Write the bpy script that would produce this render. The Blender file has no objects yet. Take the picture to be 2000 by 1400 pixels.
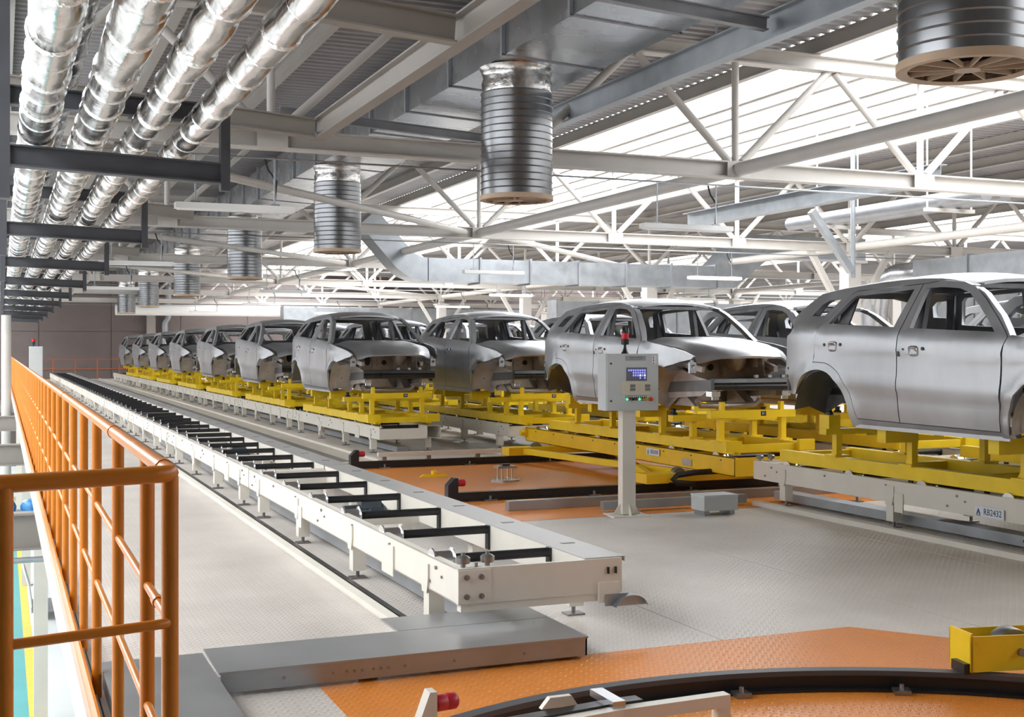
import bpy, math, random
from mathutils import Vector, Matrix
from mathutils.geometry import delaunay_2d_cdt
random.seed(7)
R = math.radians
scene = bpy.context.scene
col = scene.collection

# ------------------------------------------------------------------ camera, world, light, exposure
cam_d = bpy.data.cameras.new('camera'); cam = bpy.data.objects.new('camera', cam_d); col.objects.link(cam)
cam.location = (0, 0, 1.7); cam.rotation_euler = (R(90), 0, -R(22.56))
cam_d.sensor_width = 36; cam_d.lens = 2400 / 2000 * 36; cam_d.shift_y = -17 / 2000
cam_d.clip_end = 400; cam_d.clip_start = .05
scene.camera = cam
w = bpy.data.worlds.new('world'); scene.world = w; w.use_nodes = True
bg = w.node_tree.nodes['Background']; bg.inputs[0].default_value = (.97, .985, 1, 1); bg.inputs[1].default_value = 1.6
SKY_STRENGTH = 6.6
scene.view_settings.view_transform = 'Standard'; scene.view_settings.look = 'None'
scene.view_settings.gamma = 1; scene.view_settings.use_curve_mapping = False
scene.view_settings.exposure = 0.0

# ------------------------------------------------------------------ materials
M = {}
def mat(name, c, rough=.5, metal=0, noise=0, nscale=8, bump=0, bscale=60, emit=None, stretch=None, spec=None, bdist=.01):
    m = bpy.data.materials.new(name); m.use_nodes = True; nt = m.node_tree
    b = nt.nodes['Principled BSDF']
    b.inputs['Base Color'].default_value = (*c, 1); b.inputs['Roughness'].default_value = rough; b.inputs['Metallic'].default_value = metal
    if spec is not None: b.inputs['Specular IOR Level'].default_value = spec
    tc = nt.nodes.new('ShaderNodeTexCoord'); vec = tc.outputs['Object']
    if stretch:
        mp = nt.nodes.new('ShaderNodeMapping'); mp.inputs['Scale'].default_value = stretch
        nt.links.new(vec, mp.inputs['Vector']); vec = mp.outputs['Vector']
    if noise:
        n = nt.nodes.new('ShaderNodeTexNoise'); n.inputs['Scale'].default_value = nscale; n.inputs['Detail'].default_value = 5
        nt.links.new(vec, n.inputs['Vector'])
        r = nt.nodes.new('ShaderNodeMapRange'); r.inputs['From Min'].default_value = .3; r.inputs['From Max'].default_value = .7
        r.inputs['To Min'].default_value = 1 - noise; r.inputs['To Max'].default_value = 1 + noise
        nt.links.new(n.outputs['Fac'], r.inputs['Value'])
        v = nt.nodes.new('ShaderNodeVectorMath'); v.operation = 'SCALE'; v.inputs[0].default_value = c
        nt.links.new(r.outputs[0], v.inputs['Scale']); nt.links.new(v.outputs[0], b.inputs['Base Color'])
        r2 = nt.nodes.new('ShaderNodeMapRange'); r2.inputs['From Min'].default_value = .3; r2.inputs['From Max'].default_value = .7
        r2.inputs['To Min'].default_value = max(.03, rough - noise * .35); r2.inputs['To Max'].default_value = min(1, rough + noise * .35)
        nt.links.new(n.outputs['Fac'], r2.inputs['Value']); nt.links.new(r2.outputs[0], b.inputs['Roughness'])
    if bump:
        n2 = nt.nodes.new('ShaderNodeTexNoise'); n2.inputs['Scale'].default_value = bscale; n2.inputs['Detail'].default_value = 4
        nt.links.new(vec, n2.inputs['Vector'])
        bp = nt.nodes.new('ShaderNodeBump'); bp.inputs['Strength'].default_value = bump; bp.inputs['Distance'].default_value = bdist
        nt.links.new(n2.outputs['Fac'], bp.inputs['Height']); nt.links.new(bp.outputs[0], b.inputs['Normal'])
    if emit:
        b.inputs['Emission Color'].default_value = (*emit[0], 1); b.inputs['Emission Strength'].default_value = emit[1]
    M[name] = m; return m
def tread(name, c, rough):
    """painted tread plate: alternating short raised bars as fine relief"""
    m = mat(name, c, rough, 0, .10, 1.3); nt = m.node_tree; b = nt.nodes['Principled BSDF']
    geo = nt.nodes.new('ShaderNodeNewGeometry')
    mp = nt.nodes.new('ShaderNodeMapping'); mp.inputs['Scale'].default_value = (24, 24, 24); mp.inputs['Rotation'].default_value = (0, 0, R(45))
    nt.links.new(geo.outputs['Position'], mp.inputs['Vector'])
    sep = nt.nodes.new('ShaderNodeSeparateXYZ'); nt.links.new(mp.outputs[0], sep.inputs[0])
    def mth(op, a, bb=None):
        n = nt.nodes.new('ShaderNodeMath'); n.operation = op
        for i, v in enumerate((a, bb)):
            if v is None: continue
            if isinstance(v, (int, float)): n.inputs[i].default_value = v
            else: nt.links.new(v, n.inputs[i])
        return n.outputs[0]
    x, y = sep.outputs[0], sep.outputs[1]
    chk = mth('MODULO', mth('ABSOLUTE', mth('ADD', mth('FLOOR', x), mth('FLOOR', y))), 2)
    fx = mth('ABSOLUTE', mth('SUBTRACT', mth('FRACT', x), .5)); fy = mth('ABSOLUTE', mth('SUBTRACT', mth('FRACT', y), .5))
    def sm(v, lo, hi):
        r = nt.nodes.new('ShaderNodeMapRange'); r.interpolation_type = 'SMOOTHSTEP'; nt.links.new(v, r.inputs['Value'])
        r.inputs['From Min'].default_value = lo; r.inputs['From Max'].default_value = hi; r.inputs['To Min'].default_value = 1; r.inputs['To Max'].default_value = 0
        return r.outputs[0]
    barA = mth('MULTIPLY', sm(fx, .05, .20), sm(fy, .30, .48)); barB = mth('MULTIPLY', sm(fy, .05, .20), sm(fx, .30, .48))
    h = mth('ADD', mth('MULTIPLY', chk, barA), mth('MULTIPLY', mth('SUBTRACT', 1, chk), barB))
    old = b.inputs['Base Color'].links[0].from_socket                      # paint rubbed paler on the raised bars
    v = nt.nodes.new('ShaderNodeVectorMath'); v.operation = 'SCALE'; nt.links.new(old, v.inputs[0])
    nt.links.new(mth('ADD', mth('MULTIPLY', h, .14), .96), v.inputs['Scale']); nt.links.new(v.outputs[0], b.inputs['Base Color'])
    bp = nt.nodes.new('ShaderNodeBump'); bp.inputs['Strength'].default_value = .6; bp.inputs['Distance'].default_value = .008
    nt.links.new(h, bp.inputs['Height']); nt.links.new(bp.outputs[0], b.inputs['Normal'])
    return m
tread('floor_cream', (.67, .615, .56), .42)
tread('floor_orange', (.74, .245, .035), .38)
mat('slab', (.18, .18, .18), .8)
mat('lower_floor', (.78, .80, .79), .35, 0, .05, .6)
mat('teal', (.11, .42, .42), .4, 0, .06, 2)
mat('line_yellow', (.85, .6, .08), .5, 0, .05, 5)
mat('cream', (.74, .70, .62), .40, 0, .04, 3)
mat('cream_dark', (.56, .53, .48), .5, 0, .05, 3)
mat('beige_steel', (.30, .27, .24), .5, 0, .06, 2)
mat('roof_paint', (.44, .415, .385), .5, 0, .06, 1.5)
mat('truss_white', (.60, .57, .535), .45, 0, .04, 2)
mat('deck', (.33, .32, .325), .5, 0, .08, .7)
mat('skylight', (.9, .95, 1), .4, emit=((.95, .975, 1), SKY_STRENGTH))
mat('yellow', (.92, .635, .012), .42, 0, .07, 4)
mat('yellow_deep', (.88, .55, .012), .42, 0, .06, 4)
mat('rail_orange', (.62, .185, .006), .34, 0, .10, 6, .08, 30)
mat('galv', (.37, .395, .42), .40, .8, .12, 3.5, .05, 8)
mat('drum_steel', (.26, .265, .275), .30, .95, .03, 2.5)
mat('galv_dark', (.33, .34, .36), .45, .7, .12, 3)
mat('galv_shiny', (.52, .535, .56), .27, .95, .06, 2, .03, 3)
mat('plate_grey', (.36, .365, .37), .36, .55, .12, 2.2)
mat('cover_grey', (.47, .46, .445), .38, .35, .08, 2.2)
mat('foil', (.58, .565, .55), .19, 1, .25, 7, .5, 13, stretch=(1, .35, 1), bdist=.012)
mat('foil_seam', (.9, .89, .88), .28, 1, .2, 14, .9, 40, bdist=.012)
mat('rack_dark', (.085, .087, .098), .5, .2, .1, 3)
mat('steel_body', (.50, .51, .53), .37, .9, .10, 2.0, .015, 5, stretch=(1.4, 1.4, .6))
mat('steel_inner_shade', (.17, .17, .175), .42, .7, .22, 5, .08, 9)  # body steel with the shade inside the shell put into its colour
mat('steel_orange_bounce', (.50, .455, .42), .44, .6, .2, 5, .06, 8)  # body steel tinted with the reflection of the orange floor
mat('black_primer', (.028, .027, .028), .33, .3, .2, 6)
mat('black', (.018, .018, .02), .36, .1, .15, 8)
mat('black_rubber', (.02, .02, .02), .7)
mat('chrome', (.75, .76, .78), .22, 1)
mat('bolt', (.30, .29, .28), .4, .9)
mat('cabinet', (.56, .585, .585), .45, 0, .03, 4)
mat('cabinet_side', (.60, .64, .67), .45, 0, .03, 4)
mat('red', (.50, .015, .03), .35, 0, .1, 9)
mat('red_lamp', (.75, .01, .02), .25)
mat('screen_frame', (.13, .14, .19), .4)
mat('screen_lit', (.1, .1, .6), .4, emit=((.28, .30, 1), 1.3))
mat('screen_bright', (.5, .5, .9), .4, emit=((.8, .84, 1), 1.6))
mat('screen_dim', (.16, .16, .19), .5)
mat('paper', (.66, .60, .47), .7)
mat('label_white', (.74, .78, .84), .5)
mat('label_ink', (.025, .035, .10), .5)
mat('ink_black', (.03, .03, .03), .6)
mat('ink_grey', (.2, .2, .2), .6)
mat('plate_grey_label', (.34, .345, .35), .5)
mat('led_green', (.1, .9, .4), .3, emit=((.1, 1, .4), 1.6))
mat('button_blue', (.03, .1, .3), .4); mat('button_orange', (.7, .25, .03), .4); mat('button_red', (.6, .05, .03), .4); mat('button_yellow', (.8, .55, .05), .4)
mat('wall_panel', (.15, .12, .112), .65, 0, .06, 1)
mat('wall_seam', (.16, .13, .12), .8)
mat('wall_light', (.34, .34, .34), .7, 0, .05, 1)
mat('rail_red', (.42, .10, .03), .5)
mat('lamp_white', (.88, .88, .87), .4)
mat('lamp_grey', (.55, .54, .53), .45)
mat('diffuser', (.97, .97, .97), .3)
mat('fan_tan', (.52, .38, .26), .5, 0, .1, 4)
mat('motor', (.07, .09, .11), .4, .2, .15, 9)
mat('green_cap', (.02, .30, .24), .4)
mat('blue_bag', (.06, .25, .55), .35, 0, .4, 9)
mat('white_plain', (.8, .8, .8), .5)

# ------------------------------------------------------------------ mesh helpers
class MB:
    def __init__(s): s.v = []; s.f = []
    def add(s, vs, fs):
        o = len(s.v); s.v += [tuple(p) for p in vs]; s.f += [tuple(i + o for i in f) for f in fs]; return s
    def box(s, x0, x1, y0, y1, z0, z1, M4=None):
        vs = [Vector((x, y, z)) for x in (x0, x1) for y in (y0, y1) for z in (z0, z1)]
        if M4: vs = [M4 @ p for p in vs]
        return s.add(vs, [(0, 1, 3, 2), (4, 6, 7, 5), (0, 4, 5, 1), (2, 3, 7, 6), (0, 2, 6, 4), (1, 5, 7, 3)])
    def prism(s, poly, axis, a0, a1):
        """poly of 2D points extruded along axis; (u,v) order: x->(y,z) y->(x,z) z->(x,y)"""
        n = len(poly); pt = {'x': lambda u, v, a: (a, u, v), 'y': lambda u, v, a: (u, a, v), 'z': lambda u, v, a: (u, v, a)}[axis]
        vs = [pt(u, v, a0) for u, v in poly] + [pt(u, v, a1) for u, v in poly]
        fs = [tuple(range(n))[::-1], tuple(range(n, 2 * n))] + [(i, (i + 1) % n, n + (i + 1) % n, n + i) for i in range(n)]
        return s.add(vs, fs)
    def frame(s, p0, p1):
        p0, p1 = Vector(p0), Vector(p1); d = (p1 - p0); L = d.length; d.normalize()
        up = Vector((0, 0, 1)) if abs(d.z) < .95 else Vector((0, 1, 0))
        a = d.cross(up).normalized(); b = a.cross(d).normalized(); return p0, p1, a, b
    def section(s, p0, p1, prof):
        p0, p1, a, b = s.frame(p0, p1); n = len(prof)
        vs = [p0 + a * u + b * v for u, v in prof] + [p1 + a * u + b * v for u, v in prof]
        return s.add(vs, [tuple(range(n))[::-1], tuple(range(n, 2 * n))] + [(i, (i + 1) % n, n + (i + 1) % n, n + i) for i in range(n)])
    def tube(s, p0, p1, r, n=10, r1=None):
        if r1 is None: r1 = r
        p0, p1, a, b = s.frame(p0, p1); vs = []
        for p, rr in ((p0, r), (p1, r1)):
            vs += [p + a * rr * math.cos(2 * math.pi * i / n) + b * rr * math.sin(2 * math.pi * i / n) for i in range(n)]
        return s.add(vs, [tuple(range(n))[::-1], tuple(range(n, 2 * n))] + [(i, (i + 1) % n, n + (i + 1) % n, n + i) for i in range(n)])
    def ibeam(s, p0, p1, w, h, t=.018):
        """p0,p1 on the bottom centre line"""
        hw = w / 2; k = t * .45
        return s.section(p0, p1, [(-hw, 0), (hw, 0), (hw, t), (k, t), (k, h - t), (hw, h - t), (hw, h), (-hw, h), (-hw, h - t), (-k, h - t), (-k, t), (-hw, t)])
    def bar(s, p0, p1, w, h): return s.section(p0, p1, [(-w / 2, -h / 2), (w / 2, -h / 2), (w / 2, h / 2), (-w / 2, h / 2)])
    def path(s, pts, r, n=8):
        pts = [Vector(p) for p in pts]; rings = []
        for i, p in enumerate(pts):
            d = (pts[min(i + 1, len(pts) - 1)] - pts[max(i - 1, 0)]).normalized()
            up = Vector((0, 0, 1)) if abs(d.z) < .9 else Vector((0, 1, 0))
            if i == 0: a = d.cross(up).normalized()
            else: a = (a - d * a.dot(d)).normalized()
            b = d.cross(a); rings.append([p + a * r * math.cos(2 * math.pi * k / n) + b * r * math.sin(2 * math.pi * k / n) for k in range(n)])
        vs = [q for g in rings for q in g]; fs = [tuple(range(n)), tuple(range(len(vs) - n, len(vs)))]
        for i in range(len(pts) - 1):
            fs += [(i * n + k, i * n + (k + 1) % n, (i + 1) * n + (k + 1) % n, (i + 1) * n + k) for k in range(n)]
        return s.add(vs, fs)
    def lathe(s, prof, origin, axis, n=16, cap=True):
        """prof list of (r, a) along axis"""
        O = Vector(origin); ax = Vector(axis).normalized(); up = Vector((0, 0, 1)) if abs(ax.z) < .9 else Vector((1, 0, 0))
        a = ax.cross(up).normalized(); b = ax.cross(a); m = len(prof)
        vs = [O + ax * h + (a * math.cos(2 * math.pi * k / n) + b * math.sin(2 * math.pi * k / n)) * r for r, h in prof for k in range(n)]
        fs = [(i * n + k, i * n + (k + 1) % n, (i + 1) * n + (k + 1) % n, (i + 1) * n + k) for i in range(m - 1) for k in range(n)]
        if cap and prof[0][0] > 1e-4: fs.append(tuple(range(n))[::-1])
        if cap and prof[-1][0] > 1e-4: fs.append(tuple(range((m - 1) * n, m * n)))
        return s.add(vs, fs)
    def mesh(s, name, m, smooth=None):
        import bmesh
        me = bpy.data.meshes.new(name); me.from_pydata(s.v, [], s.f)
        bm = bmesh.new(); bm.from_mesh(me); bmesh.ops.recalc_face_normals(bm, faces=bm.faces); bm.to_mesh(me); bm.free()
        me.materials.append(M[m])
        if smooth:
            me.polygons.foreach_set('use_smooth', [True] * len(me.polygons)); me.set_sharp_from_angle(angle=R(smooth))
        return me
    def build(s, name, m, parent=None, smooth=None, loc=None):
        o = bpy.data.objects.new(name, s.mesh(name, m, smooth)); col.objects.link(o)
        if parent: o.parent = parent
        if loc: o.location = loc
        return o
def inst(name, me, parent=None, loc=(0, 0, 0), rz=0):
    o = bpy.data.objects.new(name, me); col.objects.link(o); o.parent = parent; o.location = loc; o.rotation_euler = (0, 0, rz); return o
def tag(o, label=None, cat=None, group=None, kind=None):
    if label: o['label'] = label
    if cat: o['category'] = cat
    if group: o['group'] = group
    if kind: o['kind'] = kind
    return o
def empty(name, loc, label=None, cat=None, group=None, rz=0):
    o = bpy.data.objects.new(name, None); col.objects.link(o); o.location = loc; o.rotation_euler = (0, 0, rz); o.empty_display_size = .1
    return tag(o, label, cat, group)
KIDS = {}
def kids(o): return [c for c in o.children]
def copy_tree(o, parent=None):
    c = o.copy(); col.objects.link(c); c.parent = parent
    for ch in kids(o): copy_tree(ch, c)
    return c
def text(name, body, size, m, parent, loc, rot, align='CENTER', squeeze=1):
    cu = bpy.data.curves.new(name, 'FONT'); cu.body = body; cu.size = size; cu.align_x = align; cu.align_y = 'CENTER'; cu.extrude = .0006
    cu.resolution_u = 2
    tmp = bpy.data.objects.new('tmp', cu); col.objects.link(tmp)
    me = bpy.data.meshes.new_from_object(tmp.evaluated_get(bpy.context.evaluated_depsgraph_get()))
    bpy.data.objects.remove(tmp); me.materials.clear(); me.materials.append(M[m])
    o = bpy.data.objects.new(name, me); col.objects.link(o); o.parent = parent; o.location = loc; o.rotation_euler = rot; o.scale = (squeeze, 1, 1); return o

ORD = ['first', 'second', 'third', 'fourth', 'fifth', 'sixth', 'seventh', 'eighth', 'ninth', 'tenth', 'eleventh', 'twelfth', 'thirteenth', 'fourteenth', 'fifteenth', 'sixteenth', 'seventeenth', 'eighteenth', 'nineteenth', 'twentieth']
# ================================================================== SETTING
ZD = 6.55          # roof deck
ZL = -4.0          # floor of the hall below
XE = .38           # edge of the mezzanine
# mezzanine floor: slab with plates
floor = tag(MB().box(XE, 46, -4, 78, -.20, -.012).build('floor', 'slab'), kind='structure')
xs = [XE + .06, 2.2, 3.9, 5.55, 7.2, 8.85, 10.5, 12.2]
ys = [-3.9, 1.2, 5.4, 11.2, 17.4, 23.4, 29.4, 35.4]
g = .003
for i in range(len(xs) - 1):
    for j in range(len(ys) - 1):
        MB().box(xs[i] + g, xs[i + 1] - g, ys[j] + g, ys[j + 1] - g, -.012, 0).build('floor_plate', 'floor_cream', floor)
MB().box(xs[0] + g, 12.2, 35.4 + g, 77.9, -.012, 0).build('floor_plate', 'floor_cream', floor)
MB().box(12.2 + g, 45.9, -3.9, 77.9, -.012, 0).build('floor_plate', 'floor_cream', floor)
# orange painted areas on the plates
MB().prism([(1.48, 3.0), (1.48, 6.17), (4.80, 6.17), (5.55, 5.2), (5.55, 1.2), (1.48, 1.2)], 'z', 0, .0022).build('floor_paint', 'floor_orange', floor)
MB().prism([(4.55, 11.22), (4.55, 17.95), (10.2, 17.95), (10.2, 11.22)], 'z', 0, .0022).build('floor_paint', 'floor_orange', floor)
# edge of the mezzanine
tag(MB().box(XE - .02, XE + .05, -3, 78, -.24, .02).build('trim_1', 'cream_dark'), kind='structure')
tag(MB().box(XE + .0, XE + .012, 3.45, 66, .02, .135).build('trim_2', 'rail_orange'), kind='structure')
# lower hall
lf = tag(MB().box(-30, 20, -8, 120, ZL - .2, ZL).build('floor_lower', 'lower_floor'), kind='structure')
MB().box(-.9, .40, -8, 120, ZL, ZL + .004).build('walkway_paint', 'teal', lf)
MB().box(.40, .56, -8, 120, ZL, ZL + .005).build('line_paint', 'line_yellow', lf)
# unseen walls, added to block daylight from behind and beside the viewpoint
wf = tag(MB().box(-2.6, 46, -4.3, -4.0, -4, 7).build('wall_front', 'wall_light'), kind='structure')
wl = tag(MB().box(-2.6, -2.3, -4.0, 4.0, -4, 7).build('shade_wall_left', 'wall_light'), kind='structure')  # short wall added out of view to darken the near railing and turntable
# far wall with panels
wb = tag(MB().box(-14, 46, 76.2, 76.5, -4, 7).build('wall_back', 'wall_seam'), kind='structure')
pw = MB().box(0, 3.97, -.06, 0, 0, 2.24).mesh('wall_panel', 'wall_panel')
for i in range(15):
    for j in range(5): inst('wall_panel', pw, wb, (-14 + i * 4, 76.2, -4 + j * 2.26))
wr = tag(MB().box(45.9, 46.2, -4, 76.5, -.3, 7).build('wall_right', 'wall_seam'), kind='structure')
pr_ = MB().box(-.06, 0, 0, 4.96, 0, 2.24).mesh('wall_panel', 'wall_light')
for i in range(16):
    for j in range(3): inst('wall_panel', pr_, wr, (45.9, -4 + i * 5, -.1 + j * 2.26))
# roof deck: trapezoid ribs across the hall, with skylight strips left open
def deck(x0, x1, name):
    b = MB(); p = .25; y = -4; prof = []
    while y < 77:
        prof += [(y, 0), (y + .10, 0), (y + .13, .045), (y + .22, .045)]; y += p
    n = len(prof)
    vs = [(x0, u, ZD + v) for u, v in prof] + [(x1, u, ZD + v) for u, v in prof]
    b.add(vs, [(i, i + 1, n + i + 1, n + i) for i in range(n - 1)])
    return tag(b.build(name, 'deck'), kind='structure')
deck(-14, -9.2, 'ceiling_left'); deck(-2.9, 11.7, 'ceiling'); deck(18.8, 32.6, 'ceiling_middle'); deck(39.6, 46, 'ceiling_right')
k = 0
for sx0, sx1 in ((11.7, 18.8), (32.6, 39.6), (-9.2, -2.9)):
    sky = tag(MB().box(sx0, sx1, 76.3, 76.5, ZD, ZD + .1).build('window_%d' % (k + 1), 'roof_paint'), kind='structure'); k += 1
    n = 10
    pane = MB().box(0, (sx1 - sx0) / 2 - .05, 0, 7.9, 0, .02).mesh('pane', 'skylight')
    for j in range(n):
        for i in range(2): inst('pane', pane, sky, (sx0 + .02 + i * (sx1 - sx0) / 2, -3.95 + j * 8.0, ZD + .05))
# purlins along the hall
pl = tag(MB().ibeam((0, 0, 0), (0, 80, 0), .14, .24, .014).build('roof_purlin', 'roof_paint'), 'beige painted roof purlin running the length of the hall under the deck', 'beam', 'roof purlins')
xsP = [.1, 2.25, 4.4, 6.5, 8.6, 10.3, 11.75, 13.5, 15.25, 17.0, 18.75, 20.9, 23, 25.5, 28, 31, 33.5, 36, 38.5]
for i, x in enumerate(xsP):
    o = pl if i == 0 else copy_tree(pl)
    o.location = (x, -3.5, ZD - .24); o['label'] = 'beige roof purlin running the length of the hall, %s from the railing side' % ORD[i]

# ================================================================== ROOF TRUSSES
ZT = 4.30; TY = [15.95, 26.8, 37.8, 48.8, 59.8, 70.8]
NX = [10.3 + 3.533 * i for i in range(-3, 10)]
tr = empty('roof_truss', (0, 0, 0), 'white steel roof truss with tubular W bracing spanning the hall', 'truss', 'roof trusses')
MB().ibeam((-.8, 0, ZT), (43, 0, ZT), .22, .25, .022).build('bottom_chord', 'truss_white', tr)
MB().ibeam((-.8, 0, 6.06), (43, 0, 6.06), .22, .24, .022).build('top_chord', 'truss_white', tr)
post_m = MB().tube((0, 0, ZT + .25), (0, 0, 6.06), .055, 10).mesh('post', 'truss_white', 50)
dl_m = MB().tube((-.12, 0, ZT + .26), (-1.70, 0, 6.06), .062, 10).mesh('diagonal', 'truss_white', 50)
dr_m = MB().tube((.12, 0, ZT + .26), (1.70, 0, 6.06), .062, 10).mesh('diagonal', 'truss_white', 50)
gus = MB().box(-.2, .2, -.108, -.094, ZT + .02, ZT + .23).box(-.10, -.085, -.105, .105, ZT, ZT + .25).box(.085, .10, -.105, .105, ZT, ZT + .25).mesh('gusset', 'truss_white')
for x in NX:
    if abs(x - 6.77) > .1: inst('post', post_m, tr, (x, 0, 0)); inst('diagonal', dl_m, tr, (x, 0, 0))
    inst('diagonal', dr_m, tr, (x, 0, 0)); inst('gusset', gus, tr, (x, 0, 0))
for i, y in enumerate(TY):
    o = tr if i == 0 else copy_tree(tr); o.location = (0, y, 0); o['label'] = 'white roof truss with tubular W bracing, %s from the far brown wall' % ORD[len(TY) - 1 - i]
# tubular ties joining the trusses along the hall
tie = tag(MB().tube((0, 0, 0), (0, 10.75, 0), .105, 14).build('tie_tube', 'truss_white', smooth=50), 'thick white tubular tie joining the bottom chords of two trusses', 'tie', 'tie tubes')
first = True
for x, ln in ((10.3, 'above the line past the cart'), (20.9, 'on the line of white columns'), (31.5, 'on the outer line of columns')):
    for i, y in enumerate([4.95] + TY[:-1]):
        o = tie if first else copy_tree(tie); first = False; o.location = (x, y + .12, ZT + .13)
        o['label'] = 'thick white tie tube %s, %s from the far wall' % (ln, ORD[5 - i])
# diagonal plan bracing
br = tag(MB().tube((10.6, 16.07, 4.43), (20.5, 26.68, 4.43), .07, 10).build('plan_brace', 'truss_white', smooth=50), 'slim white brace', 'brace', 'plan braces')
for k, (x, y) in enumerate([(0, 10.86), (0, 21.86), (0, 32.86), (-10.6, 0), (-10.6, 10.86), (-10.6, 21.86)]):
    o = br if k == 0 else copy_tree(br); o.location = (x, y, 0)
    o['label'] = 'white brace between the %s trusses from the far wall, %s' % (('fourth and fifth', 'third and fourth', 'second and third', 'fifth and sixth', 'fourth and fifth', 'third and fourth')[k], 'skylight side' if x == 0 else 'above the car rows')
# thin conduit rods below the bottom chords
cd = tag(MB().tube((-.5, 0, 0), (42, 0, 0), .014, 6).build('conduit', 'galv'), 'thin grey conduit strung just below a truss bottom chord', 'conduit', 'conduits under the trusses')
for i, y in enumerate(TY):
    o = cd if i == 0 else copy_tree(cd); o.location = (0, y - .16, ZT - .14); o['label'] = 'thin grey conduit below the bottom chord of the %s truss from the far wall' % ORD[5 - i]
# columns
cl = empty('column', (0, 0, 0), 'white steel box column carrying a truss, with two knee braces', 'column', 'white columns in the hall')
MB().box(-.2, .2, -.2, .2, 0, 4.0).build('shaft', 'truss_white', cl)
MB().box(-.34, .34, -.3, .3, 4.0, 4.06).box(-.12, .12, -.12, .12, 4.06, 4.35).build('capital', 'truss_white', cl)
MB().box(-.28, .28, -.28, .28, 0, .03).build('base_plate', 'truss_white', cl)
MB().bar((-.2, 0, 2.6), (-1.3, 0, 4.33), .14, .14).build('knee_brace', 'truss_white', cl)
MB().bar((.2, 0, 2.6), (1.3, 0, 4.33), .14, .14).build('knee_brace', 'truss_white', cl)
first = True
for x in (20.9, 31.5):
    for y in TY[1:]:
        o = cl if first else copy_tree(cl); first = False; o.location = (x, y, 0)

# ================================================================== DUCT WITH DRUM DIFFUSERS
SL = -.05
def slab_y(b, x0, x1, y0, y1, z0, z1, zref):
    """prism along y with a cross slope"""
    f = lambda x, z: z + (x - zref) * SL
    return b.prism([(x0, f(x0, z0)), (x1, f(x1, z0)), (x1, f(x1, z1)), (x0, f(x0, z1))], 'y', y0, y1)
sd = empty('supply_duct', (0, 0, 0), 'long rectangular galvanised air duct feeding the drum diffusers', 'duct')
y = 2.35; segs = []
while y < 70:
    slab_y(MB(), 5.86, 7.2, y + .004, y + 1.996, 5.42, 6.15, 5.86).build('duct_section', 'galv_shiny', sd); segs.append(y); y += 2.0
    b = MB(); slab_y(b, 5.82, 7.24, y - .03, y + .03, 5.408, 5.42, 5.86); slab_y(b, 5.81, 5.858, y - .03, y + .03, 5.40, 6.19, 5.86); slab_y(b, 7.202, 7.24, y - .03, y + .03, 5.40, 6.19, 5.86)
    b.build('flange', 'galv_dark', sd)
RD = .475; zb = 3.67
dr = empty('drum_diffuser', (0, 0, 0), 'ribbed galvanised drum diffuser hanging from the long duct', 'diffuser', 'drum diffusers')
prof = []
z = zb + .06
while z < 5.05:
    prof += [(RD - .004, z), (RD - .004, z + .070), (RD + .008, z + .082), (RD - .004, z + .088)]; z += .09
MB().lathe([(RD - .05, zb + .06)] + prof + [(RD - .05, 5.05)], (0, 0, 0), (0, 0, 1), 40, False).build('drum', 'drum_steel', dr, 24)
MB().lathe([(RD - .04, 5.0), (RD - .005, 5.05), (RD - .02, 5.12), (RD - .005, 5.2), (RD - .03, 5.28), (RD - .0, 5.37), (RD + .03, 5.405), (RD + .02, 5.41)], (0, 0, 0), (0, 0, 1), 32).build('foil_collar', 'foil', dr, 60)
MB().lathe([(RD - .07, zb + .05), (RD + .012, zb + .06), (RD + .012, zb), (RD - .03, zb - .005), (RD - .07, zb + .01)], (0, 0, 0), (0, 0, 1), 40, False).build('rim', 'fan_tan', dr, 40)
MB().lathe([(.09, zb + .0), (.09, zb + .05)], (0, 0, 0), (0, 0, 1), 16).build('hub', 'fan_tan', dr, 40)
bl = MB().prism([(.08, zb + .005), (RD - .04, zb + .005), (RD - .04, zb + .06), (.08, zb + .035)], 'y', -.006, .006)
blm = bl.mesh('blade', 'fan_tan')
for i in range(12): inst('blade', blm, dr, (0, 0, 0), i * math.pi / 6)
MB().lathe([(.01, zb + .16), (RD - .05, zb + .16)], (0, 0, 0), (0, 0, 1), 24).build('damper', 'black_rubber', dr)
for i, y in enumerate((6.78, 15.0, 24.4, 34.7, 46.3, 59.2, 70)):
    o = dr if i == 0 else copy_tree(dr); o.location = (6.3, y, 0); o['label'] = 'ribbed galvanised drum diffuser on the long duct, %s from the far wall' % ORD[6 - i]
# frame of beams that carries the duct
bmL = tag(MB().ibeam((3.80, 2.5, 4.42), (3.80, 15.75, 4.42), .15, .27, .018).build('carrier_beam', 'beige_steel'), 'brown grey steel beam running beside the drum duct, towards the foil pipes', 'beam')
bmR = tag(MB().ibeam((7.5, 2.5, 4.95), (7.5, 19.5, 4.95), .16, .30, .018).build('carrier_beam', 'galv'), 'galvanised steel beam running beside the drum duct, towards the skylights', 'beam')
cb = tag(MB().ibeam((-.2, 0, 4.42 + 3.92 * .07), (3.72, 0, 4.42), .15, .25, .018).build('cross_beam', 'beige_steel'), 'brown grey cross beam between the foil pipe racks and the duct carrier', 'beam', 'cross beams over the pipes')
for i, y in enumerate((10.3, 15.6, 26.4, 37.4)):
    o = cb if i == 0 else copy_tree(cb); o.location = (0, y, 0); o['label'] = 'brown grey cross beam over the foil pipes, %s from the far wall' % ORD[3 - i]
cb2 = tag(MB().ibeam((3.9, 0, 5.25), (7.42, 0, 5.05), .10, .14, .014).build('duct_bearer', 'galv_dark'), 'dark steel bearer crossing beneath the drum duct between its two carrier beams', 'beam', 'duct bearers')
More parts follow.
